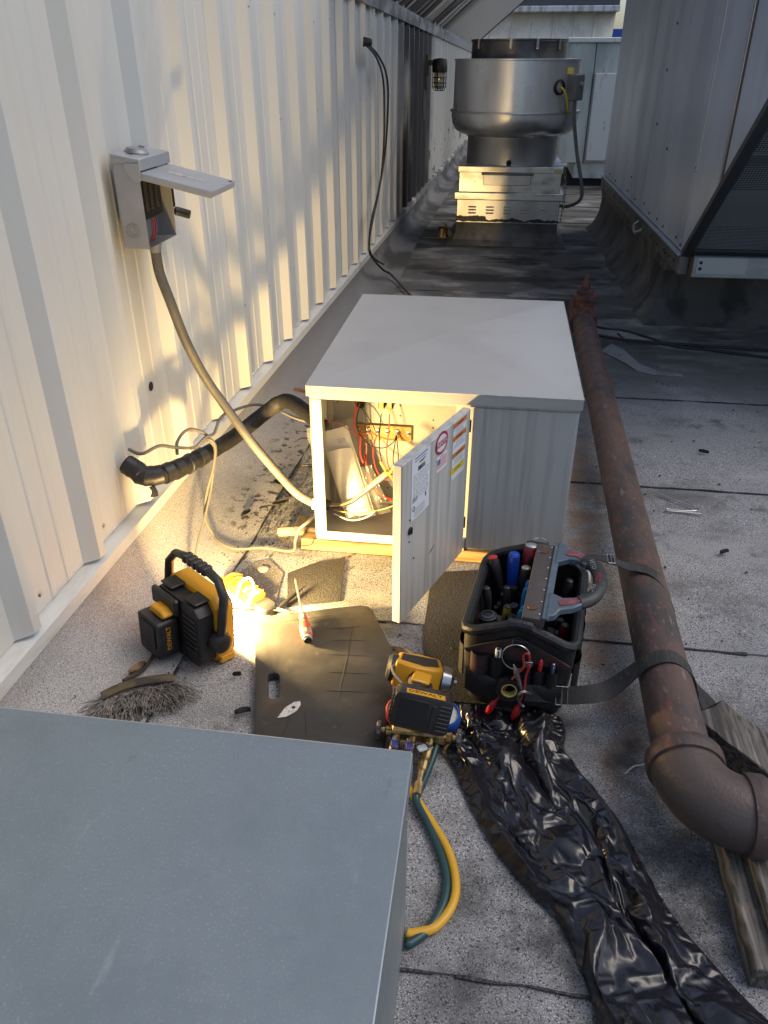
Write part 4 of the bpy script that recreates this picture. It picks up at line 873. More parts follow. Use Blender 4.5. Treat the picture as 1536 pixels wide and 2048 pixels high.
# flexible conduit from the disconnect to the cabinet
LIQ = mat('liquidtight', (0.095, 0.09, 0.078), 0.55, coord='world', bump=0.0012, bscale=130, layers=[dict(c=(0.06, 0.058, 0.052), s=8, lo=.45, hi=.7, amt=0.7)])
cp = [(-1.085, 2.445, 1.02), (-1.08, 2.44, 0.95), (-1.055, 2.435, 0.86), (-1.03, 2.46, 0.72), (-1.00, 2.51, 0.58), (-0.945, 2.52, 0.475), (-0.85, 2.50, 0.344), (-0.764, 2.48, 0.245), (-0.675, 2.45, 0.165), (-0.605, 2.43, 0.137)]
cd = MB().tube(spline(cp, 8), 0.0165, 14).build('flexible_conduit', LIQ); tag(cd, 'grey flexible conduit dropping from the disconnect box to the cabinet', 'conduit')

# insulated refrigerant line
FOAM = mat('foam_insulation', (0.010, 0.010, 0.011), 0.72, spec=0.25, coord='world', bump=0.002, bscale=60, rvar=0.12, rscale=20, layers=[dict(c=(0.025, 0.024, 0.022), s=12, lo=.5, hi=.7)])
ref = thing('insulated_pipe', 'black foam insulated refrigerant line from the wall to the cabinet', 'insulated pipe', (-0.9, 2.4, 0))
ip = [(-1.15, 2.125, 0.415), (-1.115, 2.12, 0.395), (-1.08, 2.115, 0.378), (-1.02, 2.17, 0.370), (-0.98, 2.335, 0.345), (-0.92, 2.543, 0.335), (-0.83, 2.68, 0.385), (-0.76, 2.69, 0.425), (-0.68, 2.62, 0.425), (-0.582, 2.52, 0.405)]
P = spline(ip, 8); rr = [0.030 if i < 30 else 0.0285 for i in range(len(P))]
rr = [r + 0.0025 * noise.noise((i * 0.4, 1, 2)) for i, r in enumerate(rr)]
MB().tube(P, rr, 18).build('foam_sleeve', FOAM, ref)
b = MB()
for i in range(5, 34, 3):
    c = P[i]; t = (P[i + 1] - P[i - 1]).normalized() + Vector((0.15 * math.sin(i), 0.1 * math.cos(i), 0.1))
    b.add(*(lambda q: (q.v, q.f))(MB(align(c, t)).lathe([(0.028, -0.020), (0.0330, -0.018), (0.0322 + 0.001 * (i % 2), 0.016), (0.029, 0.019)], 18)))
b.build('tape_wrap', mat('black_tape', (0.010, 0.010, 0.011), 0.45, bump=0.0008, bscale=90), ref)
MB().tube(spline([(-1.06, 2.10, 0.35), (-1.05, 2.095, 0.335), (-1.052, 2.092, 0.318)], 4), [0.012, 0.011, 0.010, 0.010, 0.011, 0.012, 0.013, 0.014, 0.016], 6, flat=0.4).build('tape_tail', MATS['black_tape'], ref)
MB().tube(spline([(-0.75, 2.80, 0.43), (-0.67, 2.70, 0.46), (-0.57, 2.60, 0.46)], 6), 0.008, 8).build('liquid_line', mat('copper_dull', (0.28, 0.13, 0.07), 0.45, 0.7), ref)

# loose grey cables
GC = mat('cable_grey', (0.11, 0.105, 0.09), 0.5); GD = mat('cable_brown', (0.10, 0.085, 0.07), 0.5)
lc = thing('control_cable', 'thin grey control cable looping from the wall over the black insulated pipe to the roof', 'cable', (-0.95, 2.3, 0))
MB().tube(spline([(-1.15, 2.165, 0.445), (-1.10, 2.15, 0.44), (-1.055, 2.19, 0.452), (-1.02, 2.24, 0.425), (-0.985, 2.31, 0.395), (-0.955, 2.36, 0.405), (-0.935, 2.37, 0.375), (-0.945, 2.36, 0.30), (-0.975, 2.34, 0.20), (-0.99, 2.33, 0.10), (-0.97, 2.33, 0.035), (-0.93, 2.295, 0.022), (-0.857, 2.267, 0.019), (-0.77, 2.29, 0.017), (-0.66, 2.285, 0.017), (-0.645, 2.287, 0.06), (-0.63, 2.295, 0.105), (-0.60, 2.31, 0.130), (-0.581, 2.37, 0.135)], 8), 0.0058, 8).build('cable_run', GC, lc)
MB().tube(spline([(-0.955, 2.36, 0.40), (-0.94, 2.375, 0.36), (-0.955, 2.36, 0.25), (-0.97, 2.29, 0.14), (-0.975, 2.21, 0.08), (-0.965, 2.10, 0.03), (-0.955, 2.03, 0.02), (-0.93, 1.98, 0.016)], 8), 0.0046, 8).build('cable_run', GC, lc)
MB().tube(spline([(-1.02, 2.24, 0.40), (-1.03, 2.28, 0.43), (-1.01, 2.33, 0.45), (-0.97, 2.36, 0.43), (-0.95, 2.37, 0.40)], 8), 0.0058, 8).build('cable_run', GD, lc)
MB().tube(spline([(-0.985, 2.31, 0.39), (-0.96, 2.35, 0.415), (-0.945, 2.40, 0.41), (-0.94, 2.46, 0.44), (-0.93, 2.55, 0.43), (-0.88, 2.70, 0.40), (-0.80, 2.74, 0.36), (-0.70, 2.65, 0.37), (-0.58, 2.55, 0.40)], 8), 0.0055, 8).build('cable_run', GC, lc)
MB().tube(spline([(-0.63, 2.316, 0.02), (-0.60, 2.312, 0.03), (-0.585, 2.312, 0.06)], 5), 0.004, 6).build('cable_run', GD, lc)

# black cables hanging on the far wall and crossing the roof
CBK = mat('cable_black', (0.012, 0.012, 0.014), 0.45)
hc = thing('hanging_cable', 'pair of thin black cables hanging down the far corrugated wall to the roof', 'cable', (-0.97, 6.4, 0))
MB().tube(spline([(-0.99, 6.05, 1.645), (-0.95, 6.35, 1.57), (-0.945, 6.75, 1.45), (-0.942, 6.85, 1.266), (-0.945, 6.72, 0.921), (-0.953, 6.41, 0.666), (-0.962, 6.10, 0.496), (-0.965, 5.99, 0.336), (-0.955, 6.02, 0.25), (-0.90, 6.25, 0.10), (-0.84, 6.32, 0.045), (-0.613, 5.80, 0.012), (-0.45, 5.6, 0.010)], 8), 0.0085, 7).build('cable_run', CBK, hc)
MB().tube(spline([(-0.99, 6.05, 1.63), (-0.955, 6.30, 1.56), (-0.95, 6.62, 1.42), (-0.948, 6.68, 1.20), (-0.95, 6.66, 0.95), (-0.955, 6.50, 0.70), (-0.962, 6.18, 0.50), (-0.966, 6.0, 0.36), (-0.95, 6.05, 0.24), (-0.90, 6.3, 0.13)], 8), 0.0075, 7).build('cable_run', CBK, hc)
MB(align((-1.0, 6.03, 1.645), (1, 0.2, -0.1))).lathe([(0.03, 0), (0.025, 0.05), (0.018, 0.06)], 10).build('cable_seal', CBK, hc)
rc = thing('roof_cable', 'thin black cables lying across the roof from the pipe valve towards the right', 'cable', (1.1, 4.9, 0))
MB().tube(spline([(0.62, 5.22, 0.03), (0.74, 5.20, 0.012), (0.86, 5.165, 0.010), (0.98, 5.05, 0.011), (1.10, 4.91, 0.010), (1.32, 4.85, 0.010), (1.65, 4.75, 0.010), (2.4, 4.6, 0.010)], 8), 0.0085, 7).build('cable_run', CBK, rc)
MB().tube(spline([(0.62, 5.05, 0.02), (0.78, 5.0, 0.010), (0.98, 4.96, 0.010), (1.25, 4.93, 0.010), (1.6, 4.90, 0.010), (2.4, 4.85, 0.010)], 8), 0.0075, 7).build('cable_run', CBK, rc)
MB().tube(spline([(0.80, 5.10, 0.012), (0.83, 5.0, 0.010), (0.85, 4.94, 0.009), (1.0, 4.93, 0.009), (1.3, 4.90, 0.009)], 8), 0.005, 6).build('cable_run', CBK, rc)

# ================================================================== galvanised box in the foreground
GALV = mat('galvanised_sheet', (0.245, 0.295, 0.305), 0.5, 0.55, coord='world', rvar=0.06, rscale=60, layers=[
    dict(c=(0.25, 0.283, 0.305), s=150, lo=0.42, hi=0.58, d=5), dict(c=(0.37, 0.41, 0.43), s=260, lo=0.58, hi=0.68, amt=0.8, d=4),
    dict(c=(0.20, 0.24, 0.255), s=2.6, lo=0.44, hi=0.64, amt=0.6, d=8, r=0.65), dict(c=(0.42, 0.45, 0.47), s=(9, 3, 5), lo=0.60, hi=0.72, amt=0.5, d=8, r=0.7), dict(c=(0.16, 0.18, 0.19), s=(22, 7, 9), lo=0.66, hi=0.74, amt=0.6, d=7, r=0.7), dict(c=(0.30, 0.26, 0.24), s=12, lo=0.70, hi=0.76, amt=0.5, d=6)])
gal = thing('galvanised_box', 'large blue grey galvanised sheet metal box filling the lower left foreground', 'metal box', (-0.6, 0.55, 0.004))
gx1, gy1 = -0.088, 0.965
MB().box((-1.08, -0.25, 0.006), (gx1 - 0.004, gy1 - 0.006, 0.485)).build('box_body', GALV, gal, bevel=0.003)
b = MB(); a, c_, d_, e_, h1, h2 = -1.085, gx1, -0.26, gy1, 0.500, 0.458
V = []; nx, ny = 30, 36
def top(u, v):
    x = a + (c_ - a) * u; y = d_ + (e_ - d_) * v
    return (x, y, h1 - 0.0022 * math.sin(math.pi * u) * math.sin(math.pi * v) + 0.0022 * noise.noise((x * 3, y * 3, 1)) * math.sin(math.pi * u) * math.sin(math.pi * v))
b.grid(top, nx, ny)
b.add([(a, e_, h1), (c_, e_, h1), (c_ + 0.001, e_ + 0.001, h2), (a, e_ + 0.001, h2)], [(0, 1, 2, 3)])
b.add([(c_, e_, h1), (c_, d_, h1), (c_ + 0.002, d_, h2), (c_ + 0.002, e_ + 0.001, h2)], [(0, 1, 2, 3)])
gl = b.build('box_lid', GALV, gal, smooth=30, solid=0.0012)
MB().tube([(a, e_, h1 - 0.0012), (c_ - 0.002, e_, h1 - 0.0012), (c_, e_ - 0.002, h1 - 0.0012), (c_, d_, h1 - 0.0012)], 0.0022, 6).build('folded_edge', mat('galv_edge', (0.45, 0.48, 0.50), 0.4, 0.6), gl)
for yy, zz in ((0.60, 0.25), (0.88, 0.43), (0.40, 0.35)):
    screw(Matrix.Translation((gx1 - 0.004 if zz < 0.45 else gx1, yy, zz)) @ Matrix.Rotation(R(90), 4, 'Y'), gal, STEEL, 0.005)
MB(Matrix.Translation((-0.25, 0.72, 0.4975))).cbox((0, 0, 0.0004), (0.022, 0.010, 0.0008)).build('dirt_mark', mat('dirt', (0.12, 0.14, 0.15), 0.7), gl)
MB(Matrix.Translation((-0.20, 0.575, 0.4985)) @ Matrix.Rotation(R(50), 4, 'Z')).prism([(-0.018, -0.001), (0.0, -0.002), (0.018, 0), (0.0, 0.0015)], 0, 0.0006).build('scratch', mat('scratch_dark', (0.09, 0.08, 0.09), 0.5), gl)

# ================================================================== work light
YP = mat('tool_yellow', (0.62, 0.30, 0.012), 0.45, bump=0.0003, bscale=300, layers=[dict(c=(0.45, 0.20, 0.01), s=25, lo=.55, hi=.75, amt=0.5)])
BP = mat('tool_black', (0.016, 0.016, 0.017), 0.48, bump=0.0005, bscale=250, layers=[dict(c=(0.04, 0.038, 0.035), s=18, lo=.52, hi=.72, amt=0.6)])
LX, LY, LA = -0.822, 1.742, R(-36)
WL = thing('work_light', 'black and yellow cordless work light standing lit beside the wall', 'work light', (LX, LY, 0.008), LA)
WT_ = Matrix.Translation((LX, LY, 0.010)) @ Matrix.Rotation(LA, 4, 'Z') @ Matrix.Rotation(R(-4), 4, 'X')
def oct_(w, h, c): return [(-w + c, 0), (w - c, 0), (w, c), (w, h - c), (w - c, h), (-w + c, h), (-w, h - c), (-w, c)]
Mxz = Matrix(((1,0,0,0),(0,0,1,0),(0,1,0,0),(0,0,0,1)))      # poly (x,z), extruded along y
hs = MB(WT_).prism(oct_(0.110, 0.200, 0.022), -0.055, -0.004, Mxz).build('housing', BP, WL, bevel=0.006, seg=2)
MB(WT_).prism(oct_(0.122, 0.215, 0.026), -0.0035, 0.052, Mxz).build('front_bezel', YP, WL, bevel=0.005, seg=2)
MB(WT_).prism(oct_(0.113, 0.200, 0.022), 0.0525, 0.062, Matrix(((1,0,0,0),(0,0,1,0),(0,1,0,0.006),(0,0,0,1)))).build('bezel_lip', BP, WL, bevel=0.003)
LEDM = mat('led_panel', (0.9, 0.85, 0.7), 0.3, emit=((1.0, 0.80, 0.45), 25.0))
MB(WT_).prism(oct_(0.095, 0.170, 0.02), 0.0625, 0.064, Matrix(((1,0,0,0),(0,0,1,0),(0,1,0,0.02),(0,0,0,1)))).build('led_panel', LEDM, WL)
for k in range(7):
    MB(WT_).box((0.035, -0.061, 0.045 + k * 0.018), (0.098, -0.0555, 0.054 + k * 0.018)).build('cooling_fin', BP, hs, bevel=0.002)
for sx in (-1, 1): MB(WT_).box((sx * 0.06 - 0.03, -0.05, 0.206), (sx * 0.06 + 0.03, 0.010, 0.214)).build('top_ridge', BP, hs, bevel=0.003)
bat = MB(WT_).prism(rrect(-0.100, 0.012, 0.012, 0.140, 0.014), -0.128, -0.062, Mxz).build('battery', BP, WL, bevel=0.006, seg=2)
MB(WT_).prism(rrect(-0.085, 0.045, -0.005, 0.125, 0.008), -0.132, -0.1285, Mxz).build('battery_face', mat('battery_face', (0.008, 0.008, 0.009), 0.6), bat, bevel=0.001)
MB(WT_).box((0.0122, -0.118, 0.035), (0.0135, -0.075, 0.13)).build('battery_label', mat('lab_dk', (0.02, 0.02, 0.02), 0.4), bat)
lettering('battery_lettering', 'DEWALT', 0.020, WT_ @ frame((0.0139, -0.096, 0.083), (0, 0, 1), (0, -1, 0), (1, 0, 0)), YP, bat, 0.0003)
MB(WT_).prism([(-0.075, 0.142), (0.0, 0.142), (0.012, 0.155), (-0.01, 0.168), (-0.06, 0.168)], -0.105, -0.064, Mxz).build('battery_release', YP, WL, bevel=0.004)
MB(WT_).box((-0.105, -0.075, 0.145), (0.02, -0.056, 0.20)).build('battery_shoe', BP, hs, bevel=0.006)
hp = [(-0.132, 0.0, 0.085), (-0.138, 0.004, 0.15), (-0.138, 0.014, 0.235), (-0.108, 0.02, 0.272), (-0.06, 0.022, 0.280), (0.06, 0.022, 0.280), (0.108, 0.02, 0.272), (0.138, 0.014, 0.235), (0.138, 0.004, 0.15), (0.132, 0.0, 0.085)]
hd = MB(WT_).tube(hp, 0.0155, 8, flat=0.75).build('carry_handle', BP, WL, smooth=50)
for k in range(5): MB(WT_ @ Matrix.Translation((-0.048 + k * 0.024, 0.022, 0.280))).cbox((0, 0, 0), (0.018, 0.033, 0.0262)).build('grip_rib', BP, hd, bevel=0.003)
for sx in (-1, 1): MB(WT_ @ align((sx * 0.122, 0.0, 0.085), (sx, 0, 0))).lathe([(0.032, -0.01), (0.034, 0.004), (0.030, 0.022), (0.022, 0.026), (0.012, 0.027)], 20).build('pivot_knob', BP, WL)
for sx in (-1, 1): MB(WT_).box((sx * 0.09 - 0.03, 0.005, -0.004), (sx * 0.09 + 0.03, 0.058, 0.022)).build('foot', YP, WL, bevel=0.004)
# its light: the LED face (wide flood) plus a narrow spot added to brighten the fan and far wall
fdir = (WT_.to_3x3() @ Vector((0, 1, 0))).normalized(); fpos = WT_ @ Vector((0, 0.075, 0.105))
ar = bpy.data.lights.new('led_flood', 'AREA'); ar.shape = 'RECTANGLE'; ar.size = 0.09; ar.size_y = 0.07; ar.energy = 44; ar.color = (1.0, 0.66, 0.25)
ao = bpy.data.objects.new('led_flood', ar); col.objects.link(ao); ao.parent = WL
ao.matrix_parent_inverse = MW[WL.name].inverted(); ao.location = fpos; ao.rotation_euler = (-fdir).to_track_quat('Z', 'Y').to_euler()
sp = bpy.data.lights.new('fan_fill_spot', 'SPOT'); sp.energy = 300; sp.color = (1.0, 0.66, 0.26); sp.spot_size = R(43); sp.spot_blend = 1.0; sp.shadow_soft_size = 0.03
so = bpy.data.objects.new('fan_fill_spot', sp); col.objects.link(so); so.parent = WL
so.matrix_parent_inverse = MW[WL.name].inverted(); so.location = fpos + Vector((-0.02, 0.01, 0.02))
bdir = Vector((0.075, 1.0, 0.12)).normalized(); so.rotation_euler = (-bdir).to_track_quat('Z', 'Y').to_euler()

# ================================================================== test meter and leads by the light
mt = thing('test_meter', 'orange clamp meter with coiled white lead lying in the light beam', 'test meter', (-0.74, 2.0, 0.008))
MT = Matrix.Translation((-0.735, 2.005, 0.008)) @ Matrix.Rotation(R(-39), 4, 'Z')
mb_ = MB(MT).prism(rrect(-0.125, -0.032, 0.06, 0.032, 0.014), 0.0, 0.030).build('meter_body', mat('meter_orange', (0.68, 0.20, 0.015), 0.45), mt, bevel=0.005, seg=2)
MB(MT).prism(rrect(0.061, -0.030, 0.125, 0.030, 0.016), 0.0, 0.026).build('meter_head', BP, mt, bevel=0.005)
MB(MT).box((-0.02, -0.022, 0.0302), (0.04, 0.022, 0.0312)).build('meter_display', mat('display', (0.20, 0.22, 0.17), 0.2), mb_)
b = MB(MT)
for k in range(5): b.tube(spline([(-0.10 + 0.03 * k, -0.03, 0.034), (-0.10 + 0.03 * k, 0.0, 0.042), (-0.08 + 0.03 * k, 0.03, 0.034)], 6), 0.0035, 6)
b.build('coiled_lead', mat('lead_orange', (0.62, 0.16, 0.02), 0.4), mt)
WC = mat('lead_white', (0.62, 0.60, 0.55), 0.45)
MB().tube(spline([(-0.79, 1.90, 0.02), (-0.76, 1.94, 0.045), (-0.745, 1.97, 0.09), (-0.72, 1.985, 0.10), (-0.70, 1.96, 0.08), (-0.71, 1.92, 0.05), (-0.74, 1.90, 0.02)], 8), 0.0042, 8).build('white_lead', WC, mt)
MB().tube(spline([(-0.80, 1.80, 0.014), (-0.72, 1.84, 0.013), (-0.62, 1.85, 0.013), (-0.565, 1.885, 0.015), (-0.585, 1.93, 0.017), (-0.64, 1.945, 0.02), (-0.66, 1.925, 0.03)], 8), 0.0038, 8).build('test_lead', WC, mt)
MB().tube(spline([(-0.78, 1.77, 0.014), (-0.70, 1.815, 0.013), (-0.60, 1.835, 0.013), (-0.55, 1.87, 0.015), (-0.57, 1.92, 0.018), (-0.64, 1.935, 0.022)], 8), 0.0032, 8).build('test_lead', CBK, mt)
MB().tube(spline([(-0.78, 1.79, 0.013), (-0.74, 1.86, 0.013), (-0.66, 1.90, 0.014), (-0.60, 1.90, 0.015)], 8), 0.0032, 8).build('test_lead', mat('lead_tan', (0.40, 0.22, 0.07), 0.45), mt)
MB(align((-0.62, 1.945, 0.022), (0.45, 1.0, 0.0))).lathe([(0.004, 0), (0.007, 0.02), (0.006, 0.10), (0.003, 0.11), (0.0015, 0.14)], 10).build('test_probe', BP, mt)
dsc = MB(Matrix.Translation((-0.734, 2.168, 0.0085))).lathe([(0.019, 0), (0.019, 0.003), (0.017, 0.004)], 20).build('metal_slug', mat('slug', (0.42, 0.38, 0.33), 0.6, 0.2)); tag(dsc, 'small round metal knockout slug on a felt patch near the cabinet', 'metal disc')
# felt patches
PATD = mat('patch_dark', (0.026, 0.024, 0.021), 0.85, coord='world', bump=0.003, bscale=190, bdetail=2, layers=[dict(c=(0.075, 0.07, 0.06), s=300, lo=.55, hi=.64, d=2)])
MB().prism([(-0.645, 2.16), (-0.60, 1.975), (-0.435, 2.03), (-0.466, 2.285), (-0.56, 2.24)][::-1], 0.003, 0.0075).build('felt_patch', PATD, deck)
MB().prism([(-0.815, 2.13), (-0.79, 2.02), (-0.64, 1.98), (-0.66, 2.16), (-0.73, 2.235), (-0.78, 2.21)][::-1], 0.003, 0.0068).build('felt_patch', mat('patch_mid', (0.13, 0.12, 0.11), 0.85, coord='world', bump=0.003, bscale=190, layers=[dict(c=(0.3, 0.29, 0.27), s=200, lo=.55, hi=.64, d=2)]), deck)
MB().prism([(-0.150, 2.235), (0.08, 2.29), (0.10, 1.62), (-0.118, 1.615), (-0.148, 1.915)][::-1], 0.003, 0.0072).build('felt_patch', PATD, deck)
MB().prism([(0.66, 4.75), (0.78, 4.55), (0.83, 4.42), (0.92, 4.36), (1.08, 4.36), (1.07, 4.40), (0.95, 4.43), (0.86, 4.55), (0.80, 4.80), (0.74, 4.9)][::-1], 0.003, 0.0062).build('felt_patch', mat('patch_pale', (0.22, 0.22, 0.22), 0.7, coord='world', layers=[dict(c=(0.16, 0.16, 0.16), s=9, lo=.45, hi=.65)]), deck)
MB().prism([(0.64, 5.35), (0.86, 5.18), (0.95, 5.06), (1.05, 5.0), (0.92, 4.98), (0.78, 5.06), (0.66, 5.10), (0.60, 5.2)][::-1], 0.003, 0.0062).build('felt_patch', MATS['patch_pale'], deck)

# ================================================================== kneeling pad, label and screwdriver on it
PADM = mat('pad_foam', (0.030, 0.028, 0.024), 0.62, coord='world', rvar=0.15, rscale=9, bump=0.0014, bscale=26, bdetail=5, layers=[dict(c=(0.062, 0.055, 0.045), s=(6, 10, 6), lo=0.45, hi=0.7, d=6, amt=0.8), dict(c=(0.11, 0.095, 0.075), s=28, lo=0.64, hi=0.72, d=6, amt=0.5)])
pad = thing('kneeling_pad', 'black foam kneeling pad with an oval hand slot lying on the roof', 'kneeling pad', (-0.42, 1.65, 0.005))
# outline with a rounded far corner; slot cut as a bridge polygon grid
bm = bmesh.new()
PADC = [(-0.679, 1.866), (-0.655, 1.884), (-0.56, 1.915), (-0.46, 1.955), (-0.36, 1.986), (-0.335, 1.984), (-0.315, 1.965), (-0.30, 1.93), (-0.228, 1.785), (-0.205, 1.60), (-0.20, 1.33), (-0.40, 1.30), (-0.525, 1.31), (-0.548, 1.43), (-0.60, 1.62)]
SL = [(-0.575 + 0.017 * math.cos(t * math.pi / 6 + math.pi/2 - 0.18) + (0.011 if math.sin(t*math.pi/6+0.0) < 0 else -0.011) * 1.0, 1.60 + 0.017 * math.sin(t * math.pi / 6) + (-0.04 if math.sin(t*math.pi/6) < 0 else 0.04)) for t in range(12)]
slot = []
for t in range(16):
    aa = t * math.pi / 8 + 0.001
    cxs, cys = (-0.549, 1.618) if math.sin(aa) > 0 else (-0.527, 1.553)
    slot.append((cxs + 0.0185 * math.cos(aa), cys + 0.0185 * math.sin(aa)))
def loop(pts, z):
    vs_ = [bm.verts.new((x, y, z)) for x, y in pts]; return vs_, [bm.edges.new((vs_[i], vs_[(i + 1) % len(vs_)])) for i in range(len(vs_))]
vo, eo = loop(PADC, 0.030); vi, ei = loop(slot, 0.030)
bmesh.ops.triangle_fill(bm, use_beauty=True, edges=eo + ei)
vo2 = [bm.verts.new((x, y, 0.005)) for x, y in PADC]; vi2 = [bm.verts.new((x, y, 0.005)) for x, y in slot]
for A, B in ((vo, vo2), (vi, vi2)):
    for i in range(len(A)): bm.faces.new((A[i], A[(i + 1) % len(A)], B[(i + 1) % len(A)], B[i]))
bm.verts.ensure_lookup_table(); bm.faces.ensure_lookup_table()
pm_ = MB(); ix = {v: i for i, v in enumerate(bm.verts)}
pm_.add([tuple(v.co) for v in bm.verts], [[ix[v] for v in f.verts] for f in bm.faces]); bm.free()
pdo = pm_.build('foam_sheet', PADM, pad, bevel=0.004, seg=2, smooth=50)
CRS = mat('pad_crease', (0.012, 0.011, 0.010), 0.7)
for (p, q) in (((-0.42, 1.80), (-0.30, 1.815)), ((-0.415, 1.735), (-0.28, 1.745)), ((-0.405, 1.66), (-0.27, 1.67)), ((-0.40, 1.585), (-0.26, 1.595)), ((-0.365, 1.92), (-0.345, 1.50)), ((-0.60, 1.86), (-0.42, 1.93)), ((-0.33, 1.88), (-0.45, 1.85)), ((-0.43, 1.50), (-0.40, 1.40)), ((-0.46, 1.50), (-0.47, 1.38))):
    P, Q = Vector((*p, 0.0298)), Vector((*q, 0.0298)); w = (Q - P).cross(Vector((0, 0, 1))).normalized()
    pts = [P + (Q - P) * t / 7 + w * 0.003 * noise.noise((p[0] * 30, t * 0.5, 1)) for t in range(8)]
    MB().tube(pts, [0.0002, 0.001, 0.0014, 0.0012, 0.0015, 0.0012, 0.0008, 0.0002], 6).build('crease', CRS, pdo)
lb2 = MB(Matrix.Translation((-0.472, 1.497, 0.0308)) @ Matrix.Rotation(R(48), 4, 'Z')).prism([(-0.040, -0.004), (-0.02, -0.016), (0.012, -0.017), (0.036, -0.004), (0.042, 0.008), (0.028, 0.016), (-0.004, 0.014), (-0.022, 0.004)], 0, 0.0008)
lbo = thing('torn_label', 'torn scrap of pale label stuck on the black kneeling pad', 'label scrap', (-0.472, 1.497, 0.0308))
lq = lb2.build('label_scrap', mat('scrap_white', (0.55, 0.54, 0.50), 0.6, layers=[dict(c=(0.42, 0.12, 0.12), s=70, lo=.55, hi=.68), dict(c=(0.3, 0.3, 0.29), s=120, lo=.5, hi=.6, amt=.6)]), lbo)
MB(Matrix.Translation((-0.462, 1.508, 0.0316))).lathe([(0.0055, 0), (0.0055, 0.0004)], 10).build('punched_hole', CRS, lq)
def driver(name, label, p, d, L, hl, hr, hm, tipm, endm, cat='screwdriver', group=None, shank=0.0035, blade=True):
    T = align(p, d); t = thing(name, label, cat, tuple(p), 0, group)
    MB(T).lathe([(hr * 0.55, 0), (hr * 0.62, hl * 0.06), (hr * 0.72, hl * 0.16), (hr * 0.62, hl * 0.24), (hr * 0.9, hl * 0.45), (hr, hl * 0.68), (hr * 0.95, hl * 0.88), (hr * 0.8, hl * 0.97)], 12).build('handle', hm, t)
    MB(T).lathe([(hr * 0.8, hl * 0.972), (hr * 0.82, hl * 1.0), (hr * 0.55, hl * 1.03), (hr * 0.2, hl * 1.035)], 12).build('end_cap', endm, t)
    MB(T).lathe([(0.001, -L), (shank * 0.9, -L + 0.012), (shank, -L + 0.02), (shank, -0.001)], 10).build('shank', tipm, t)
    return t
RBK = mat('handle_red', (0.42, 0.045, 0.03), 0.45, layers=[dict(c=(0.30, 0.27, 0.24), s=(30, 30, 12), lo=0.55, hi=0.62, amt=0.9)])
sdv = driver('screwdriver', 'red and grey handled screwdriver propped on the kneeling pad', Vector((-0.525, 1.885, 0.052)), Vector((0.055, -0.145, -0.008)), 0.185, 0.115, 0.019, RBK, STEEL, mat('cap_white', (0.55, 0.55, 0.55), 0.4))
MB(align(Vector((-0.525, 1.885, 0.052)) + Vector((0.055, -0.145, -0.008)).normalized() * 0.1195, (0.055, -0.145, -0.008))).lathe([(0.012, 0), (0.012, 0.004), (0.008, 0.006)], 12).build('cap_button', BP, sdv)

# ================================================================== manifold, gauges, cordless driver, hoses
GR, GB = mat('gauge_red', (0.42, 0.02, 0.025), 0.45), mat('gauge_blue', (0.015, 0.07, 0.32), 0.45)
man = thing('manifold_gauges', 'brass refrigerant manifold with red and blue gauges under the cordless driver', 'gauge set', (-0.115, 1.46, 0.03))
MB().box((-0.185, 1.425, 0.036), (-0.045, 1.458, 0.066)).build('manifold_block', BRASS, man, bevel=0.004)
for x, m in ((-0.168, GR), (-0.052, GB)):
    gm = MB(align((x, 1.505, 0.045), (0, -0.25, 1))).lathe([(0.033, 0), (0.041, 0.006), (0.041, 0.030), (0.037, 0.036), (0.034, 0.036), (0.033, 0.028)], 28, close=False).build('gauge_boot', m, man)
    MB(align((x, 1.505, 0.045), (0, -0.25, 1))).lathe([(0.0, 0.029), (0.0335, 0.029)], 28, close=False).build('gauge_face', mat('dial', (0.55, 0.55, 0.52), 0.3), gm)
for sx, x in ((-1, -0.187), (1, -0.043)):
    MB(align((x, 1.441, 0.051), (sx, -0.05, 0.05))).lathe([(0.013, 0), (0.014, 0.012), (0.009, 0.016), (0.008, 0.026)], 12).build('valve_stem', BRASS, man)
    kb = MB(align((x + sx * 0.026, 1.440, 0.052), (sx, -0.05, 0.05)))
    kb.prism([((0.026 if k % 2 else 0.021) * math.cos(k * math.pi / 8), (0.026 if k % 2 else 0.021) * math.sin(k * math.pi / 8)) for k in range(16)], 0, 0.011)
    kb.build('hand_wheel', mat('knob_grey', (0.13, 0.13, 0.13), 0.35, 0.5), man, bevel=0.0015)
hoses = [((-0.170, 1.425, 0.05), (-0.175, 1.355, 0.035), 'left'), ((-0.130, 1.425, 0.05), (-0.140, 1.352, 0.035), 'mid'), ((-0.085, 1.425, 0.05), (-0.098, 1.335, 0.035), 'right')]
for k, (p, q, nm) in enumerate(hoses):
    p, q = Vector(p), Vector(q); d = (q - p).normalized(); L = (q - p).length
    MB(align(p, d)).lathe([(0.010, -0.004), (0.011, L * 0.15), (0.008, L * 0.2), (0.014, L * 0.25), (0.014, L * 0.62), (0.010, L * 0.66), (0.012, L * 0.70), (0.012, L * 0.95), (0.008, L)], 10).build('ball_valve', BRASS, man, smooth=25)
    c = p + d * L * 0.42
    lv_ = MB(Matrix.Translation(c + Vector((0, 0, 0.014))) @ Matrix.Rotation(R(-60 if k == 2 else 8), 4, 'Z'))
    lv_.cbox((0, 0.0, 0.004), (0.012, 0.034, 0.004)); lv_.build('valve_lever', STEEL, man, bevel=0.001)
    lv2 = MB(Matrix.Translation(c + Vector((0, 0, 0.019))) @ Matrix.Rotation(R(-60 if k == 2 else 8), 4, 'Z')).prism(rrect(-0.009, -0.024, 0.009, 0.0, 0.005), 0, 0.008)
    lv2.build('lever_grip', (mat('grip_blue', (0.10, 0.10, 0.36), 0.4) if k < 2 else mat('grip_white', (0.62, 0.66, 0.66), 0.4)), man, bevel=0.002)
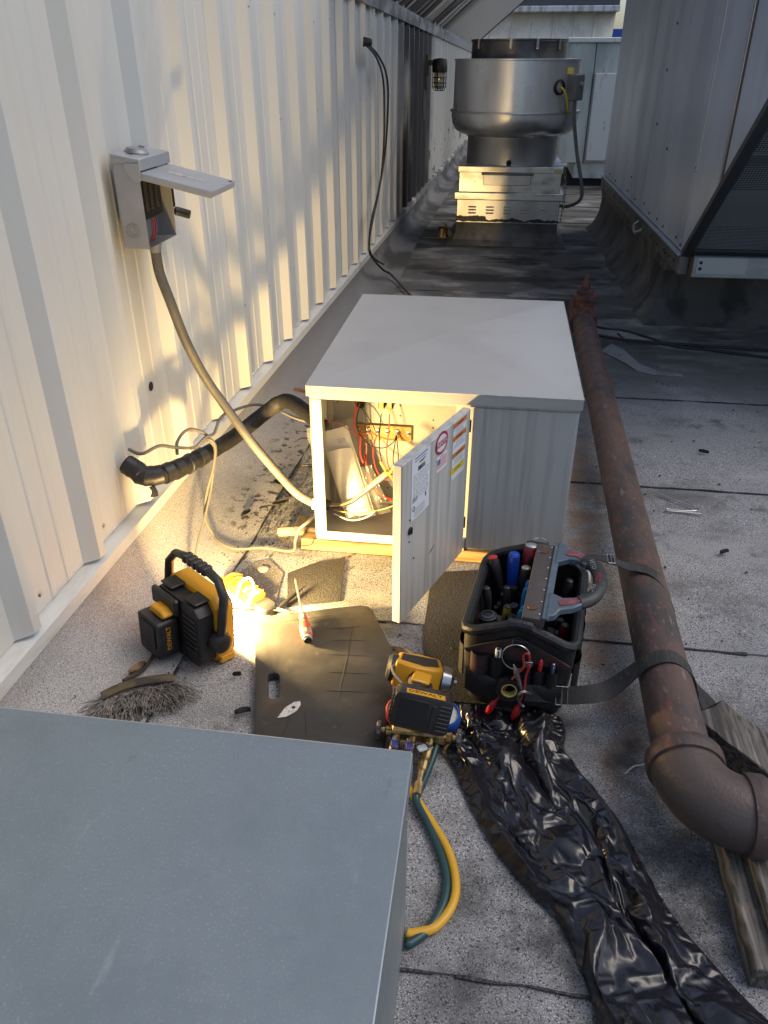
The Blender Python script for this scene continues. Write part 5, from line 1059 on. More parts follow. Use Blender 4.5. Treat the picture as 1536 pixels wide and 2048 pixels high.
MB(align((-0.098, 1.335, 0.035), (-0.05, -1, -0.12))).lathe([(0.008, 0), (0.006, 0.03), (0.0105, 0.031), (0.0105, 0.055), (0.012, 0.056), (0.012, 0.066), (0.009, 0.067)], 10).build('hose_coupling', BRASS, man, smooth=25)
YH = mat('hose_yellow', (0.62, 0.34, 0.02), 0.4); GH = mat('hose_green', (0.012, 0.05, 0.055), 0.4)
yh = MB().tube(spline([(-0.165, 1.352, 0.03), (-0.155, 1.33, 0.022), (-0.128, 1.298, 0.018), (-0.064, 1.213, 0.016), (-0.018, 1.139, 0.016), (0.004, 1.068, 0.016), (0.001, 1.009, 0.016), (-0.031, 0.955, 0.016), (-0.075, 0.936, 0.016), (-0.084, 0.9352, 0.016)], 10), 0.0098, 12).build('yellow_hose', YH); tag(yh, 'yellow refrigerant hose curving out beside the galvanised box', 'hose')
gh = MB().tube(spline([(-0.103, 1.27, 0.024), (-0.098, 1.25, 0.020), (-0.062, 1.19, 0.016), (-0.020, 1.092, 0.014), (-0.016, 1.020, 0.014), (-0.041, 0.955, 0.014), (-0.075, 0.918, 0.014), (-0.084, 0.9152, 0.014)], 10), 0.0098, 12).build('green_hose', GH); tag(gh, 'dark teal refrigerant hose beside the yellow hose', 'hose')
gh2 = MB().tube(spline([(-0.068, 1.43, 0.03), (-0.078, 1.38, 0.018), (-0.094, 1.31, 0.014), (-0.102, 1.27, 0.020), (-0.103, 1.268, 0.024)], 10), 0.0098, 12).build('hose_run', GH, man)

# cordless impact driver lying on the gauges, battery towards the viewer
Cp = Vector((-0.107, 1.395, 0.165))
toC = (Vector((0, 0, 1.55)) - Cp).normalized()
rt_ = Vector((0.99, 0.141, 0)); up_ = toC.cross(rt_).normalized(); rt_ = up_.cross(toC).normalized()
nz = (toC * math.cos(R(27)) - up_ * math.sin(R(27))).normalized(); uy = (up_ * math.cos(R(27)) + toC * math.sin(R(27))).normalized()
ax_ = (rt_ * math.cos(R(14)) - uy * math.sin(R(14))).normalized(); ay_ = nz.cross(ax_).normalized()
IT = frame(Cp, ax_, ay_, nz) @ Matrix.Scale(1.18, 4)
imp = thing('impact_driver', 'yellow and black cordless impact driver lying with its battery towards the viewer', 'impact driver', tuple(Cp))
MW[imp.name] = Matrix.Translation(Cp)
bt = MB(IT).prism(rrect(-0.062, -0.040, 0.062, 0.040, 0.014), -0.045, 0.0).build('battery', BP, imp, bevel=0.005, seg=2)
MB(IT).prism(rrect(-0.048, -0.030, 0.012, 0.030, 0.006), 0.0002, 0.0016).build('battery_panel', mat('bat_panel', (0.009, 0.009, 0.010), 0.45), bt, bevel=0.0006)
MB(IT).box((0.020, -0.028, 0.0002), (0.028, 0.026, 0.003)).build('battery_rib', BP, bt, bevel=0.001)
for k in range(7): MB(IT).box((0.034, -0.030 + k * 0.0092, 0.0), (0.058, -0.026 + k * 0.0092, 0.0025)).build('battery_rib', BP, bt, bevel=0.001)
for k in range(7): MB(IT).box((-0.0655, -0.030 + k * 0.0092, -0.038), (-0.062, -0.026 + k * 0.0092, -0.006)).build('battery_rib', BP, bt, bevel=0.001)
MB(IT).box((-0.040, 0.0402, -0.024), (0.042, 0.0412, -0.003)).build('battery_label', YP, bt, bevel=0.0004)
lettering('battery_lettering', 'DEWALT', 0.0155, IT @ frame((0.0, 0.0414, -0.0135), (1, 0, 0), (0, 0, -1), (0, 1, 0)), WBLK, bt, 0.0003, 1.15)
MB(IT).prism(rrect(-0.052, -0.030, 0.048, 0.036, 0.014), -0.060, -0.0455).build('battery_shoe', BP, imp, bevel=0.004)
HT = IT
MB(HT).tube([(-0.004, 0.004, -0.055), (-0.008, 0.006, -0.09), (-0.012, 0.008, -0.14), (-0.010, 0.008, -0.165)], [0.024, 0.0195, 0.020, 0.024], 14).build('handle', BP, imp)
hb_ = MB(HT).prism([(-0.066, -0.156), (-0.060, -0.215), (-0.01, -0.228), (0.040, -0.222), (0.046, -0.165), (0.02, -0.150), (-0.03, -0.146)], -0.024, 0.038, Matrix(((1,0,0,0),(0,0,1,0),(0,1,0,0),(0,0,0,1)))).build('motor_housing', YP, imp, bevel=0.010, seg=3)
MB(HT).prism([(-0.055, -0.170), (-0.05, -0.205), (0.03, -0.210), (0.034, -0.172), (0.0, -0.160)], 0.0381, 0.0395, Matrix(((1,0,0,0),(0,0,1,0),(0,1,0,0),(0,0,0,1)))).build('side_badge', BP, hb_)
MB(HT).prism([(-0.02, -0.15), (-0.03, -0.10), (0.012, -0.095), (0.02, -0.145)], 0.020, 0.030, Matrix(((1,0,0,0),(0,0,1,0),(0,1,0,0),(0,0,0,1)))).build('grip_panel', YP, imp, bevel=0.004)
MB(HT @ align((0.047, 0.006, -0.19), (1, 0, 0))).lathe([(0.030, 0), (0.028, 0.02), (0.018, 0.028), (0.009, 0.03), (0.008, 0.036)], 18).build('nose_cone', mat('nose_metal', (0.45, 0.45, 0.46), 0.3, 0.9), imp)
MB(HT @ align((-0.066, 0.006, -0.188), (-1, 0, 0))).lathe([(0.032, -0.006), (0.031, 0.008), (0.024, 0.014)], 18).build('rear_cap', BP, imp)
MB(HT).prism(rrect(0.012, -0.135, 0.024, -0.105, 0.004), -0.010, 0.014, Matrix(((1,0,0,0),(0,0,1,0),(0,1,0,0),(0,0,0,1)))).build('trigger', BP, imp, bevel=0.003)
MB(HT).tube(spline([(-0.05, 0.036, -0.05), (-0.068, 0.040, -0.075), (-0.074, 0.036, -0.12), (-0.068, 0.030, -0.15)], 5), 0.003, 6).build('belt_hook', STEEL, imp)

# ================================================================== tool bag
BX, BY, BA = 0.148, 1.785, R(-8)
BT = Matrix.Translation((BX, BY, 0.008)) @ Matrix.Rotation(BA, 4, 'Z')
NYL = mat('bag_nylon', (0.008, 0.0075, 0.0075), 0.6, bump=0.0012, bscale=160, layers=[dict(c=(0.020, 0.017, 0.015), s=14, lo=.5, hi=.7, amt=.7), dict(c=(0.05, 0.022, 0.02), s=7, lo=.58, hi=.72, amt=.5)])
LEA = mat('bag_leather', (0.009, 0.0085, 0.0085), 0.38, bump=0.0015, bscale=70, layers=[dict(c=(0.05, 0.045, 0.04), s=30, lo=.58, hi=.74, amt=.6)])
MAR = mat('bag_maroon', (0.055, 0.022, 0.02), 0.6, layers=[dict(c=(0.02, 0.015, 0.015), s=20, lo=.42, hi=.62)])
bag = thing('tool_bag', 'open black tool bag full of hand tools with its strap over the pipe', 'tool bag', (BX, BY, 0.008), BA)
def rim_z(t):      # along the loop: peaks at the middle of the two short ends
    return t
def loop_pts(hw, hl, rr_, n=40):
    out = []; P = rrect(-hw, -hl, hw, hl, rr_, 5)
    # resample evenly
    L = [0]; Q = P + [P[0]]
    for i in range(len(P)): L.append(L[-1] + math.dist(Q[i], Q[i + 1]))
    for k in range(n):
        s_ = L[-1] * k / n
        i = max(j for j in range(len(L)) if L[j] <= s_ + 1e-9); i = min(i, len(P) - 1)
        t = (s_ - L[i]) / max(1e-9, L[i + 1] - L[i]); out.append((Q[i][0] * (1 - t) + Q[i + 1][0] * t, Q[i][1] * (1 - t) + Q[i + 1][1] * t))
    return out
NB = 64
def rimh(x, y, hw):
    end = abs(y) > 0.13
    return 0.243 + 0.058 * max(0, 1 - abs(x) / (hw * 0.98)) ** 0.9 * (1 if end else 0)
levels = [(0.128, 0.182, 0.045), (0.137, 0.190, 0.09), (0.143, 0.194, 0.14), (0.145, 0.194, 0.19), (0.144, 0.193, 0.23)]
V = []; F = []
for hw, hl, z in levels:
    for (x, y) in loop_pts(hw, hl, 0.035, NB):
        V.append((x + 0.003 * noise.noise((x * 20, y * 20, z * 20)), y + 0.003 * noise.noise((x * 18, y * 22, z * 20 + 5)), z))
for (x, y) in loop_pts(0.145, 0.193, 0.035, NB): V.append((x, y, rimh(x, y, 0.145)))
for (x, y) in loop_pts(0.137, 0.185, 0.032, NB): V.append((x, y, rimh(x, y, 0.137)))
for (x, y) in loop_pts(0.118, 0.172, 0.035, NB): V.append((x, y, 0.055))
nl = len(V) // NB
for i in range(nl - 1):
    for k in range(NB): F.append((i*NB+k, i*NB+(k+1) % NB, (i+1)*NB+(k+1) % NB, (i+1)*NB+k))
F.append([(nl - 1) * NB + k for k in range(NB)])
MB(BT).add(V, F).build('bag_body', NYL, bag, smooth=60)
V = []; F = []; lv = [(0.118, 0.172, 0.0), (0.127, 0.181, 0.008), (0.131, 0.185, 0.045), (0.128, 0.182, 0.062), (0.118, 0.172, 0.064)]
for hw, hl, z in lv:
    for (x, y) in loop_pts(hw, hl, 0.038, NB): V.append((x, y, z))
for i in range(len(lv) - 1):
    for k in range(NB): F.append((i*NB+k, i*NB+(k+1) % NB, (i+1)*NB+(k+1) % NB, (i+1)*NB+k))
F.append(list(range(NB))[::-1])
MB(BT).add(V, F).build('rubber_base', BP, bag, smooth=40)
rp = [(x, y, rimh(x, y, 0.142) + 0.002) for (x, y) in loop_pts(0.142, 0.190, 0.035, NB)]; rp.append(rp[0])
MB(BT).tube(rp, 0.0145, 10, cap=False).build('rim_piping', LEA, bag)
for sy in (-1, 1):
    MB(BT).tube([(x, sy * 0.190, 0.302 - 0.004 * abs(x) / 0.03) for x in (-0.030, -0.01, 0.01, 0.030)], 0.0155, 10).build('rim_wrap', LEA, bag)
RNG = mat('ring_steel', (0.5, 0.5, 0.49), 0.25, 0.95)
def ringp(c, r, d, n=20): 
    T = align(c, d); return [T @ Vector((r * math.cos(2 * math.pi * k / n), r * math.sin(2 * math.pi * k / n), 0)) for k in range(n + 1)]
MB(BT).tube(ringp((0.005, 0.196, 0.312), 0.024, (0, 1, 0.4)), 0.0022, 6, cap=False).build('lifting_ring', RNG, bag)
# centre partition and folded handle
PAR = mat('partition_brown', (0.072, 0.058, 0.050), 0.5, bump=0.0006, bscale=120, layers=[dict(c=(0.12, 0.10, 0.085), s=9, lo=.5, hi=.7, amt=.7)])
par = MB(BT).prism([(0.004, 0.06), (0.026, 0.06), (0.060, 0.322), (0.0, 0.322)], -0.182, 0.178, Matrix(((1,0,0,0),(0,0,1,0),(0,1,0,0),(0,0,0,1)))).build('centre_partition', PAR, bag, bevel=0.004, seg=2)
HT0 = BT @ frame((0.060, 0, 0.324), (0.92, 0, 0.10), (0, 1, 0), (-0.10, 0, 0.92)) @ Matrix.Diagonal((1.06, 1.15, 1.1, 1))
PB_ = mat('handle_bluegrey', (0.085, 0.115, 0.145), 0.45, layers=[dict(c=(0.14, 0.17, 0.19), s=30, lo=.55, hi=.7, amt=.6), dict(c=(0.10, 0.03, 0.03), s=16, lo=.64, hi=.72, amt=.5)])
RI = mat('handle_red_inlay', (0.20, 0.055, 0.06), 0.5, layers=[dict(c=(0.30, 0.12, 0.12), s=60, lo=.5, hi=.68)])
rv = None
for k in range(7):
    yy = -0.15 + 0.05 * k
    T = BT @ align((0.042, yy * 1.08, 0.3225), (0, 0, 1))
    if rv is None: rv = MB(T).lathe([(0.0035, 0), (0.003, 0.002), (0.001, 0.003)], 8).build('rivet', STEEL, par); r0 = T.translation.copy()
    else: clone(rv, T.translation - r0, par)
for yy in (-0.125, 0.125): MB(BT @ align((0.022, yy * 1.1, 0.3222), (0, 0, 1))).lathe([(0.013, 0), (0.012, 0.003), (0.004, 0.0035)], 16).build('cap_rivet', mat('rivet_copper', (0.16, 0.085, 0.045), 0.5, 0.6), par)
hnd = MB(BT).box((0.050, -0.185, 0.3232), (0.068, 0.185, 0.331)).build('handle', PB_, bag, bevel=0.002)
for sy in (-1, 1):
    poly = [(0.0, 0.062), (0.0, 0.158), (0.020, 0.150), (0.030, 0.128), (0.060, 0.118), (0.098, 0.088), (0.078, 0.060), (0.060, 0.078), (0.034, 0.082)]
    poly = [(a, sy * c) for a, c in poly]
    if sy > 0: poly = poly[::-1]
    MB(HT0).prism(poly, -0.008, 0.010).build('handle_arm', PB_, hnd, bevel=0.003)
    ip_ = [(0.022, 0.100), (0.030, 0.116), (0.056, 0.108), (0.086, 0.088), (0.074, 0.074), (0.050, 0.090), (0.032, 0.092)]
    ip_ = [(a, sy * c) for a, c in ip_]
    if sy > 0: ip_ = ip_[::-1]
    MB(HT0).prism(ip_, 0.0102, 0.0125).build('red_inlay', RI, hnd, bevel=0.0008)
gp = [(0.072, -0.088, 0.001), (0.098, -0.068, 0.001), (0.112, -0.036, 0.001), (0.117, 0.0, 0.001), (0.112, 0.036, 0.001), (0.098, 0.068, 0.001), (0.072, 0.088, 0.001)]
grp = MB(HT0).tube(spline(gp, 6), 0.0185, 12, flat=0.85).build('rubber_grip', mat('grip_rubber', (0.030, 0.030, 0.031), 0.5), hnd)
GL_, GRD = mat('grip_letter_grey', (0.20, 0.20, 0.20), 0.5), mat('grip_letter_red', (0.30, 0.035, 0.03), 0.5)
for yy, ch, m in ((0.052, 'VETO', GL_), (0.0, 'PRO', GRD), (-0.046, 'PAC', GL_)):
    aa = math.atan2(yy * 0.75, 0.15)
    lettering('grip_lettering', ch, 0.017, HT0 @ Matrix.Translation((0.112 - 6.2 * yy * yy, yy, 0.0165)) @ Matrix.Rotation(R(-90) + aa, 4, 'Z') , m, grp, 0.0008)
for yy in (-0.055, -0.03, -0.005, 0.02, 0.045):
    MB(HT0 @ Matrix.Translation((0.127 - 6.0 * yy * yy, yy, 0.004))).cbox((0, 0, 0.0), (0.010, 0.006, 0.022)).build('grip_rib', MATS['grip_rubber'], grp, bevel=0.002)
# front pockets
for (xa, xb, zt_, m) in ((-0.118, -0.070, 0.20, MAR), (-0.066, -0.030, 0.20, NYL), (0.018, 0.042, 0.175, NYL), (0.046, 0.076, 0.18, NYL), (0.080, 0.108, 0.18, NYL)):
    V = []; F = []; n = 8
    for z in (0.075, zt_ - 0.005, zt_):
        for k in range(n + 1):
            t = k / n; x = xa + (xb - xa) * t
            V.append((x, -0.196 - 0.017 * math.sin(math.pi * t) ** 0.5 - (z - 0.07) * 0.02, z))
    for i in range(2):
        for k in range(n): F.append((i*(n+1)+k, i*(n+1)+k+1, (i+1)*(n+1)+k+1, (i+1)*(n+1)+k))
    MB(BT).add(V, F).build('front_pocket', m, bag, smooth=50, solid=0.003)
MB(BT).tube(ringp((0.0, -0.214, 0.215), 0.036, (0.1, -1, 0.15)), 0.0018, 6, cap=False).build('key_ring', RNG, bag)
MB(BT).box((-0.015, -0.206, 0.235), (0.025, -0.202, 0.262)).build('ring_tab', LEA, bag, bevel=0.002)
MB(BT).tube(spline([(0.143, -0.10, 0.20), (0.155, -0.105, 0.19), (0.158, -0.10, 0.165), (0.150, -0.095, 0.155)], 5), 0.003, 6).build('side_clip', BP, bag)
MB(BT).prism([(-0.138, 0.20), (-0.10, 0.222), (0.0, 0.268), (0.10, 0.222), (0.138, 0.20), (0.13, 0.19), (-0.13, 0.19)], -0.1995, -0.1955, Mxz).build('upper_panel', MAR, bag, bevel=0.001)
for xa, xb in ((-0.128, -0.008), (0.008, 0.128)):
    V = []; F = []; n = 10
    for z in (0.064, 0.10, 0.128, 0.132):
        for k in range(n + 1):
            t = k / n; V.append((xa + (xb - xa) * t, -0.198 - (0.020 if z < 0.13 else 0.016) * math.sin(math.pi * t) ** 0.45, z + 0.004 * math.sin(k * 1.7)))
    for i in range(3):
        for k in range(n): F.append((i*(n+1)+k, i*(n+1)+k+1, (i+1)*(n+1)+k+1, (i+1)*(n+1)+k))
    MB(BT).add(V, F).build('lower_pocket', NYL, bag, smooth=50, solid=0.003)
for sx in (-1, 1):
    for (ya, yb, zt_) in ((-0.15, -0.06, 0.17), (-0.05, 0.05, 0.19), (0.06, 0.15, 0.16)):
        V = []; F = []; n = 8
        for z in (0.066, 0.11, zt_):
            for k in range(n + 1):
                t = k / n; V.append((sx * (0.146 + 0.016 * math.sin(math.pi * t) ** 0.5), ya + (yb - ya) * t, z))
        for i in range(2):
            for k in range(n): F.append((i*(n+1)+k, i*(n+1)+k+1, (i+1)*(n+1)+k+1, (i+1)*(n+1)+k))
        MB(BT).add(V, F).build('side_pocket', NYL, bag, smooth=50, solid=0.003)
# shoulder strap: lower run over the pipe, upper run back to the bag
WEB = mat('strap_webbing', (0.022, 0.021, 0.020), 0.65, coord='world', bump=0.0012, bscale=420, layers=[dict(c=(0.05, 0.047, 0.043), s=(260, 30, 260), lo=.5, hi=.62, amt=.7)])
lo_ = [(0.150, 1.560, 0.118), (0.20, 1.562, 0.118), (0.273, 1.575, 0.110), (0.36, 1.600, 0.115), (0.42, 1.620, 0.165), (0.452, 1.628, 0.20), (0.495, 1.635, 0.2195), (0.535, 1.635, 0.212), (0.573, 1.625, 0.176), (0.586, 1.61, 0.13), (0.60, 1.60, 0.07), (0.63, 1.60, 0.012)]
lu = [(0.1, -1, 0.25), (0.1, -1, 0.25), (0, -1, 0.45), (-0.3, -0.6, 0.8), (-0.7, -0.2, 0.8), (-0.6, 0, 0.8), (-0.1, 0, 1), (0.5, 0, 0.9), (1, 0, 0.4), (1, 0, 0.1), (1, 0, 0.2), (0.4, 0, 1)]
st = MB().ribbon(spline(lo_, 6), spline(lu, 6), 0.048, 0.0028).build('shoulder_strap', WEB, bag)
hi_ = [(0.295, 2.00, 0.262), (0.34, 2.02, 0.258), (0.40, 2.03, 0.245), (0.45, 2.04, 0.222), (0.49, 2.04, 0.220), (0.53, 2.02, 0.214), (0.565, 1.98, 0.186), (0.585, 1.94, 0.14), (0.60, 1.88, 0.07), (0.625, 1.80, 0.013), (0.66, 1.70, 0.012), (0.66, 1.62, 0.013), (0.64, 1.60, 0.012)]
hu = [(0, 0.3, 1), (0, 0.3, 1), (0, 0, 1), (-0.2, 0, 1), (0, 0, 1), (0.4, 0, 0.9), (0.8, 0, 0.6), (1, 0, 0.2), (1, 0, 0.2), (0.5, 0, 1), (0, 0, 1), (0, 0, 1), (0, 0, 1)]
MB().ribbon(spline(hi_, 6), spline(hu, 6), 0.046, 0.0028).build('shoulder_strap', WEB, bag)
MB().ribbon(spline([(0.588, 1.635, 0.13), (0.605, 1.625, 0.06), (0.625, 1.64, 0.03), (0.612, 1.645, 0.055), (0.60, 1.64, 0.10)], 6), spline([(1, 0, 0.1), (1, 0, 0.2), (1, 0, 0.4), (1, 0, 0.3), (1, 0, 0.2)], 6), 0.06, 0.007).build('shoulder_pad', LEA, bag)
def buckle(c, nrm, along, w=0.05, l=0.03):
    n_ = Vector(nrm).normalized(); a_ = Vector(along).normalized(); s_ = n_.cross(a_).normalized(); a_ = s_.cross(n_)
    T = frame(c, s_, a_, n_); b = MB(T)
    b.tube([(-w/2, -l/2, 0), (w/2, -l/2, 0), (w/2, l/2, 0), (-w/2, l/2, 0), (-w/2, -l/2, 0)], 0.0028, 8); b.tube([(-w/2, 0, 0.002), (w/2, 0, 0.002)], 0.0025, 8)
    return b.build('strap_buckle', RNG, bag)
buckle((0.245, 1.564, 0.116), (0, -1, 0.4), (1, 0.1, 0)); buckle((0.40, 2.03, 0.249), (0, 0, 1), (1, 0, -0.2), 0.046, 0.02)
MB().tube(spline([(0.165, 1.557, 0.118), (0.145, 1.552, 0.128), (0.132, 1.552, 0.110), (0.140, 1.553, 0.085), (0.15, 1.553, 0.075)], 6), 0.0042, 8).build('snap_hook', RNG, bag)
MB().tube(spline([(0.30, 1.985, 0.262), (0.325, 1.96, 0.25), (0.328, 1.93, 0.225), (0.312, 1.92, 0.20)], 6), 0.005, 8).build('snap_hook', RNG, bag)

# ---- tools standing in the bag
def bp_(x, y, z): return BT @ Vector((x, y, z))
def bd_(x, y, z): return BT.to_3x3() @ Vector((x, y, z))
driver('screwdriver', 'black handled screwdriver with red end cap in the tool bag', bp_(-0.085, 0.115, 0.17), bd_(-0.32, 0.18, 0.93), 0.10, 0.115, 0.018, mat('h_black', (0.018, 0.018, 0.018), 0.45), STEEL, mat('cap_red', (0.50, 0.03, 0.03), 0.4))
t = thing('nut_driver', 'blue hexagonal handled nut driver standing in the tool bag', 'nut driver', tuple(bp_(-0.060, 0.145, 0.17)))
T = align(bp_(-0.055, 0.130, 0.17), bd_(-0.05, 0.12, 0.99))
BLH = mat('h_blue', (0.012, 0.055, 0.36), 0.35)
MB(T).lathe([(0.013, 0), (0.017, 0.02), (0.0185, 0.06), (0.0185, 0.12), (0.014, 0.128)], 6).build('handle', BLH, t, bevel=0.001, smooth=20)
MB(T).lathe([(0.0045, -0.1), (0.0045, 0.0)], 8).build('shank', STEEL, t)
driver('screwdriver', 'fat red and black screwdriver with a steel strike cap in the tool bag', bp_(-0.018, 0.155, 0.19), bd_(0.02, 0.16, 0.99), 0.11, 0.125, 0.0235, mat('h_red', (0.22, 0.015, 0.02), 0.4, layers=[dict(c=(0.02, 0.02, 0.02), s=(28, 28, 2), lo=.52, hi=.56)]), STEEL, mat('strike_cap', (0.5, 0.5, 0.5), 0.35, 0.7))
driver('screwdriver', 'black handled screwdriver with ringed steel end in the tool bag', bp_(-0.020, 0.095, 0.175), bd_(0.0, 0.10, 0.99), 0.10, 0.105, 0.0165, MATS['h_black'], STEEL, mat('cap_ring', (0.30, 0.32, 0.29), 0.4, 0.5))
t = thing('pry_tool', 'bright blue flat pointed pry tool standing in the tool bag', 'pry tool', tuple(bp_(0.0, 0.12, 0.17)))
T = align(bp_(0.002, 0.118, 0.17), bd_(0.05, 0.1, 0.99))
CYB = mat('h_cyan', (0.015, 0.20, 0.48), 0.4)
MB(T).prism([(-0.009, 0.055), (0.009, 0.055), (0.009, 0.10), (0.003, 0.155), (-0.002, 0.155), (-0.009, 0.10)], -0.004, 0.004, Mxz).build('blade', CYB, t, bevel=0.001)
MB(T).prism([(-0.008, -0.08), (0.008, -0.08), (0.008, 0.0545), (-0.008, 0.0545)], -0.0045, 0.0045, Mxz).build('shaft', MATS['h_black'], t, bevel=0.001)
TEAL = mat('h_teal', (0.02, 0.24, 0.34), 0.4)
for i, (y, z, h, lab, m) in enumerate(((0.055, 0.20, 0.07, 'tallest light blue tool handle of the row by the bag partition', CYB), (0.025, 0.19, 0.075, 'long blue tool handle, second of the row by the bag partition', CYB), (-0.025, 0.185, 0.055, 'short pale teal tool handle in the middle of the row by the bag partition', TEAL), (-0.058, 0.195, 0.055, 'teal tool handle fourth in the row by the bag partition', TEAL), (-0.105, 0.20, 0.045, 'nearest teal tool handle by the front rim of the bag', TEAL))):
    t = thing('hand_tool', lab, 'hand tool', tuple(bp_(-0.012, y, z)), 0, 'teal and blue handled tools in the bag')
    T = align(bp_(-0.010 - 0.004 * (i % 2), y, z), bd_(0.08, 0.02, 0.99))
    MB(T).lathe([(0.006, 0), (0.0085, 0.01), (0.0085, h - 0.008), (0.006, h - 0.002), (0.002, h)], 10).build('handle', m, t)
    MB(T).lathe([(0.002, -0.10), (0.002, 0.0)], 6).build('shank', STEEL, t)
t = thing('flashlight', 'black cylindrical flashlight standing upright in the front of the tool bag', 'flashlight', tuple(bp_(-0.095, -0.06, 0.1)))
T = align(bp_(-0.088, -0.055, 0.10), bd_(-0.10, -0.02, 0.99))
MB(T).lathe([(0.016, 0), (0.016, 0.07), (0.024, 0.085), (0.026, 0.10), (0.026, 0.112), (0.022, 0.114)], 18).build('barrel', MATS['h_black'], t)
MB(T).lathe([(0.019, 0.1145), (0.018, 0.1165), (0.014, 0.117)], 18, close=False).build('bezel_ring', mat('bezel', (0.16, 0.16, 0.16), 0.3, 0.8), t)
t = thing('socket', 'chrome socket showing near the front corner inside the tool bag', 'socket', tuple(bp_(-0.08, -0.12, 0.12)))
MB(align(bp_(-0.078, -0.125, 0.14), bd_(-0.1, -0.1, 0.99))).lathe([(0.018, 0), (0.018, 0.045), (0.016, 0.047), (0.018, 0.050), (0.018, 0.066), (0.012, 0.067), (0.012, 0.03)], 16).build('socket_body', RNG, t)
t = thing('tool_clutter', 'dark jumble of tools deep inside the tool bag', 'tools', tuple(bp_(-0.06, 0, 0.06))) ; t['kind'] = 'stuff'
b = MB(); rn = random.Random(11)
for k in range(40):
    x, y = rn.choice((rn.uniform(-0.105, -0.02), rn.uniform(0.06, 0.105))), rn.uniform(-0.15, 0.15); h = rn.uniform(0.08, 0.16)
    b.add(*(lambda q: (q.v, q.f))(MB(align(bp_(x, y, 0.058), bd_(rn.uniform(-.12, .12), rn.uniform(-.12, .12), 1))).lathe([(0.008, 0), (0.009, h * 0.5), (0.007 + 0.006 * rn.random(), h)], 7)))
b.build('tool_ends', mat('clutter', (0.02, 0.02, 0.021), 0.5), t, kind='stuff')
t = thing('red_pliers', 'red handled pliers in the right half of the tool bag', 'pliers', tuple(bp_(0.09, 0.04, 0.1)))
for sy in (-1, 1): MB(BT).tube(spline([(0.085, 0.04 + sy * 0.012, 0.20), (0.087, 0.04 + sy * 0.016, 0.15), (0.088, 0.04 + sy * 0.006, 0.09)], 5), 0.006, 8).build('handle', MATS['h_red'], t)
MB(BT).box((0.078, 0.030, 0.060), (0.098, 0.050, 0.092)).build('jaws', STEEL, t, bevel=0.003)
for (x, y, z, dx, dy, hh, hr_, cm, lab) in ((-0.105, 0.02, 0.15, -0.15, 0.05, 0.095, 0.013, (0.03, 0.03, 0.03), 'black handled driver leaning on the left inner side of the bag'),
        (-0.06, 0.045, 0.155, -0.05, 0.05, 0.085, 0.012, (0.03, 0.028, 0.03), 'dark handled driver in the middle of the left half of the bag'),
        (-0.055, -0.02, 0.15, 0.06, -0.05, 0.08, 0.012, (0.35, 0.27, 0.02), 'yellow handled driver low in the left half of the tool bag'),
        (0.095, 0.11, 0.16, 0.1, 0.1, 0.09, 0.014, (0.03, 0.03, 0.032), 'black handled driver in the right rear of the tool bag'),
        (0.10, -0.06, 0.15, 0.12, -0.05, 0.08, 0.013, (0.20, 0.02, 0.02), 'dark red handled driver in the right front of the tool bag'),
        (0.085, -0.12, 0.15, 0.05, -0.1, 0.07, 0.012, (0.03, 0.03, 0.03), 'black handled driver by the right front corner of the bag')):
    driver('screwdriver', lab, bp_(x, y, z), bd_(dx, dy, 0.98), 0.085, hh, hr_, mat('h_' + lab[:12], cm, 0.45), STEEL, BP)
# ---- things in the front pockets
def pen(name, label, x, z, h, m, capm, r=0.0058, cat='pen'):
    t = thing(name, label, cat, tuple(bp_(x, -0.197, z)))
    T = align(bp_(x, -0.2035, z), bd_(0.03, -0.16, 0.98))
    MB(T).lathe([(r * 0.6, -0.05), (r, -0.03), (r, h * 0.8), (r * 0.85, h * 0.86)], 10).build('barrel', m, t)
    MB(T).lathe([(r * 0.7, h * 0.861), (r * 0.55, h), (r * 0.3, h * 1.02)], 10).build('clicker', capm, t)
    MB(T).box((-0.0015, -r - 0.0025, h * 0.25), (0.0015, -r - 0.0005, h * 0.85)).build('clip', capm, t)
pen('marker', 'white marker pen in a front pocket of the tool bag', -0.048, 0.19, 0.045, mat('pen_white', (0.6, 0.62, 0.64), 0.4), BP, 0.0078, 'marker')
pen('pen', 'red pen in a right front pocket of the tool bag', 0.062, 0.168, 0.05, mat('pen_red', (0.5, 0.02, 0.03), 0.35), WRED)
pen('pen', 'blue pen in the rightmost front pocket of the tool bag', 0.094, 0.168, 0.045, mat('pen_blue', (0.01, 0.06, 0.16), 0.3), STEEL)
t = thing('wrench', 'small chrome wrench end sticking out of a front bag pocket', 'wrench', tuple(bp_(0.032, -0.20, 0.15)))
T = align(bp_(0.030, -0.204, 0.13), bd_(0.05, -0.16, 0.98))
MB(T).prism([(-0.005, -0.05), (0.005, -0.05), (0.005, 0.055), (0.011, 0.072), (0.008, 0.082), (-0.008, 0.082), (-0.011, 0.072), (-0.005, 0.055)], -0.003, 0.003, Mxz).build('wrench_shaft', RNG, t, bevel=0.001)
t = thing('tape_roll', 'black roll of electrical tape with a yellow core hung on the bag front', 'tape', tuple(bp_(-0.012, -0.206, 0.09)))
TT = BT @ align((-0.010, -0.216, 0.115), (0.15, -1, 0.1))
MB(TT).lathe([(0.021, 0.0), (0.035, 0.0), (0.035, 0.020), (0.021, 0.020)], 28, close=False).build('tape_wound', MATS['black_tape'], t)
MB(TT).lathe([(0.0205, 0.0), (0.0205, 0.0205), (0.018, 0.0205), (0.018, 0.0)], 28, close=False).build('tape_core', mat('core_yellow', (0.52, 0.42, 0.12), 0.5), t)
t = thing('test_leads', 'pair of red jumper leads with red clips hanging from the key ring', 'test leads', tuple(bp_(0.0, -0.21, 0.05)))
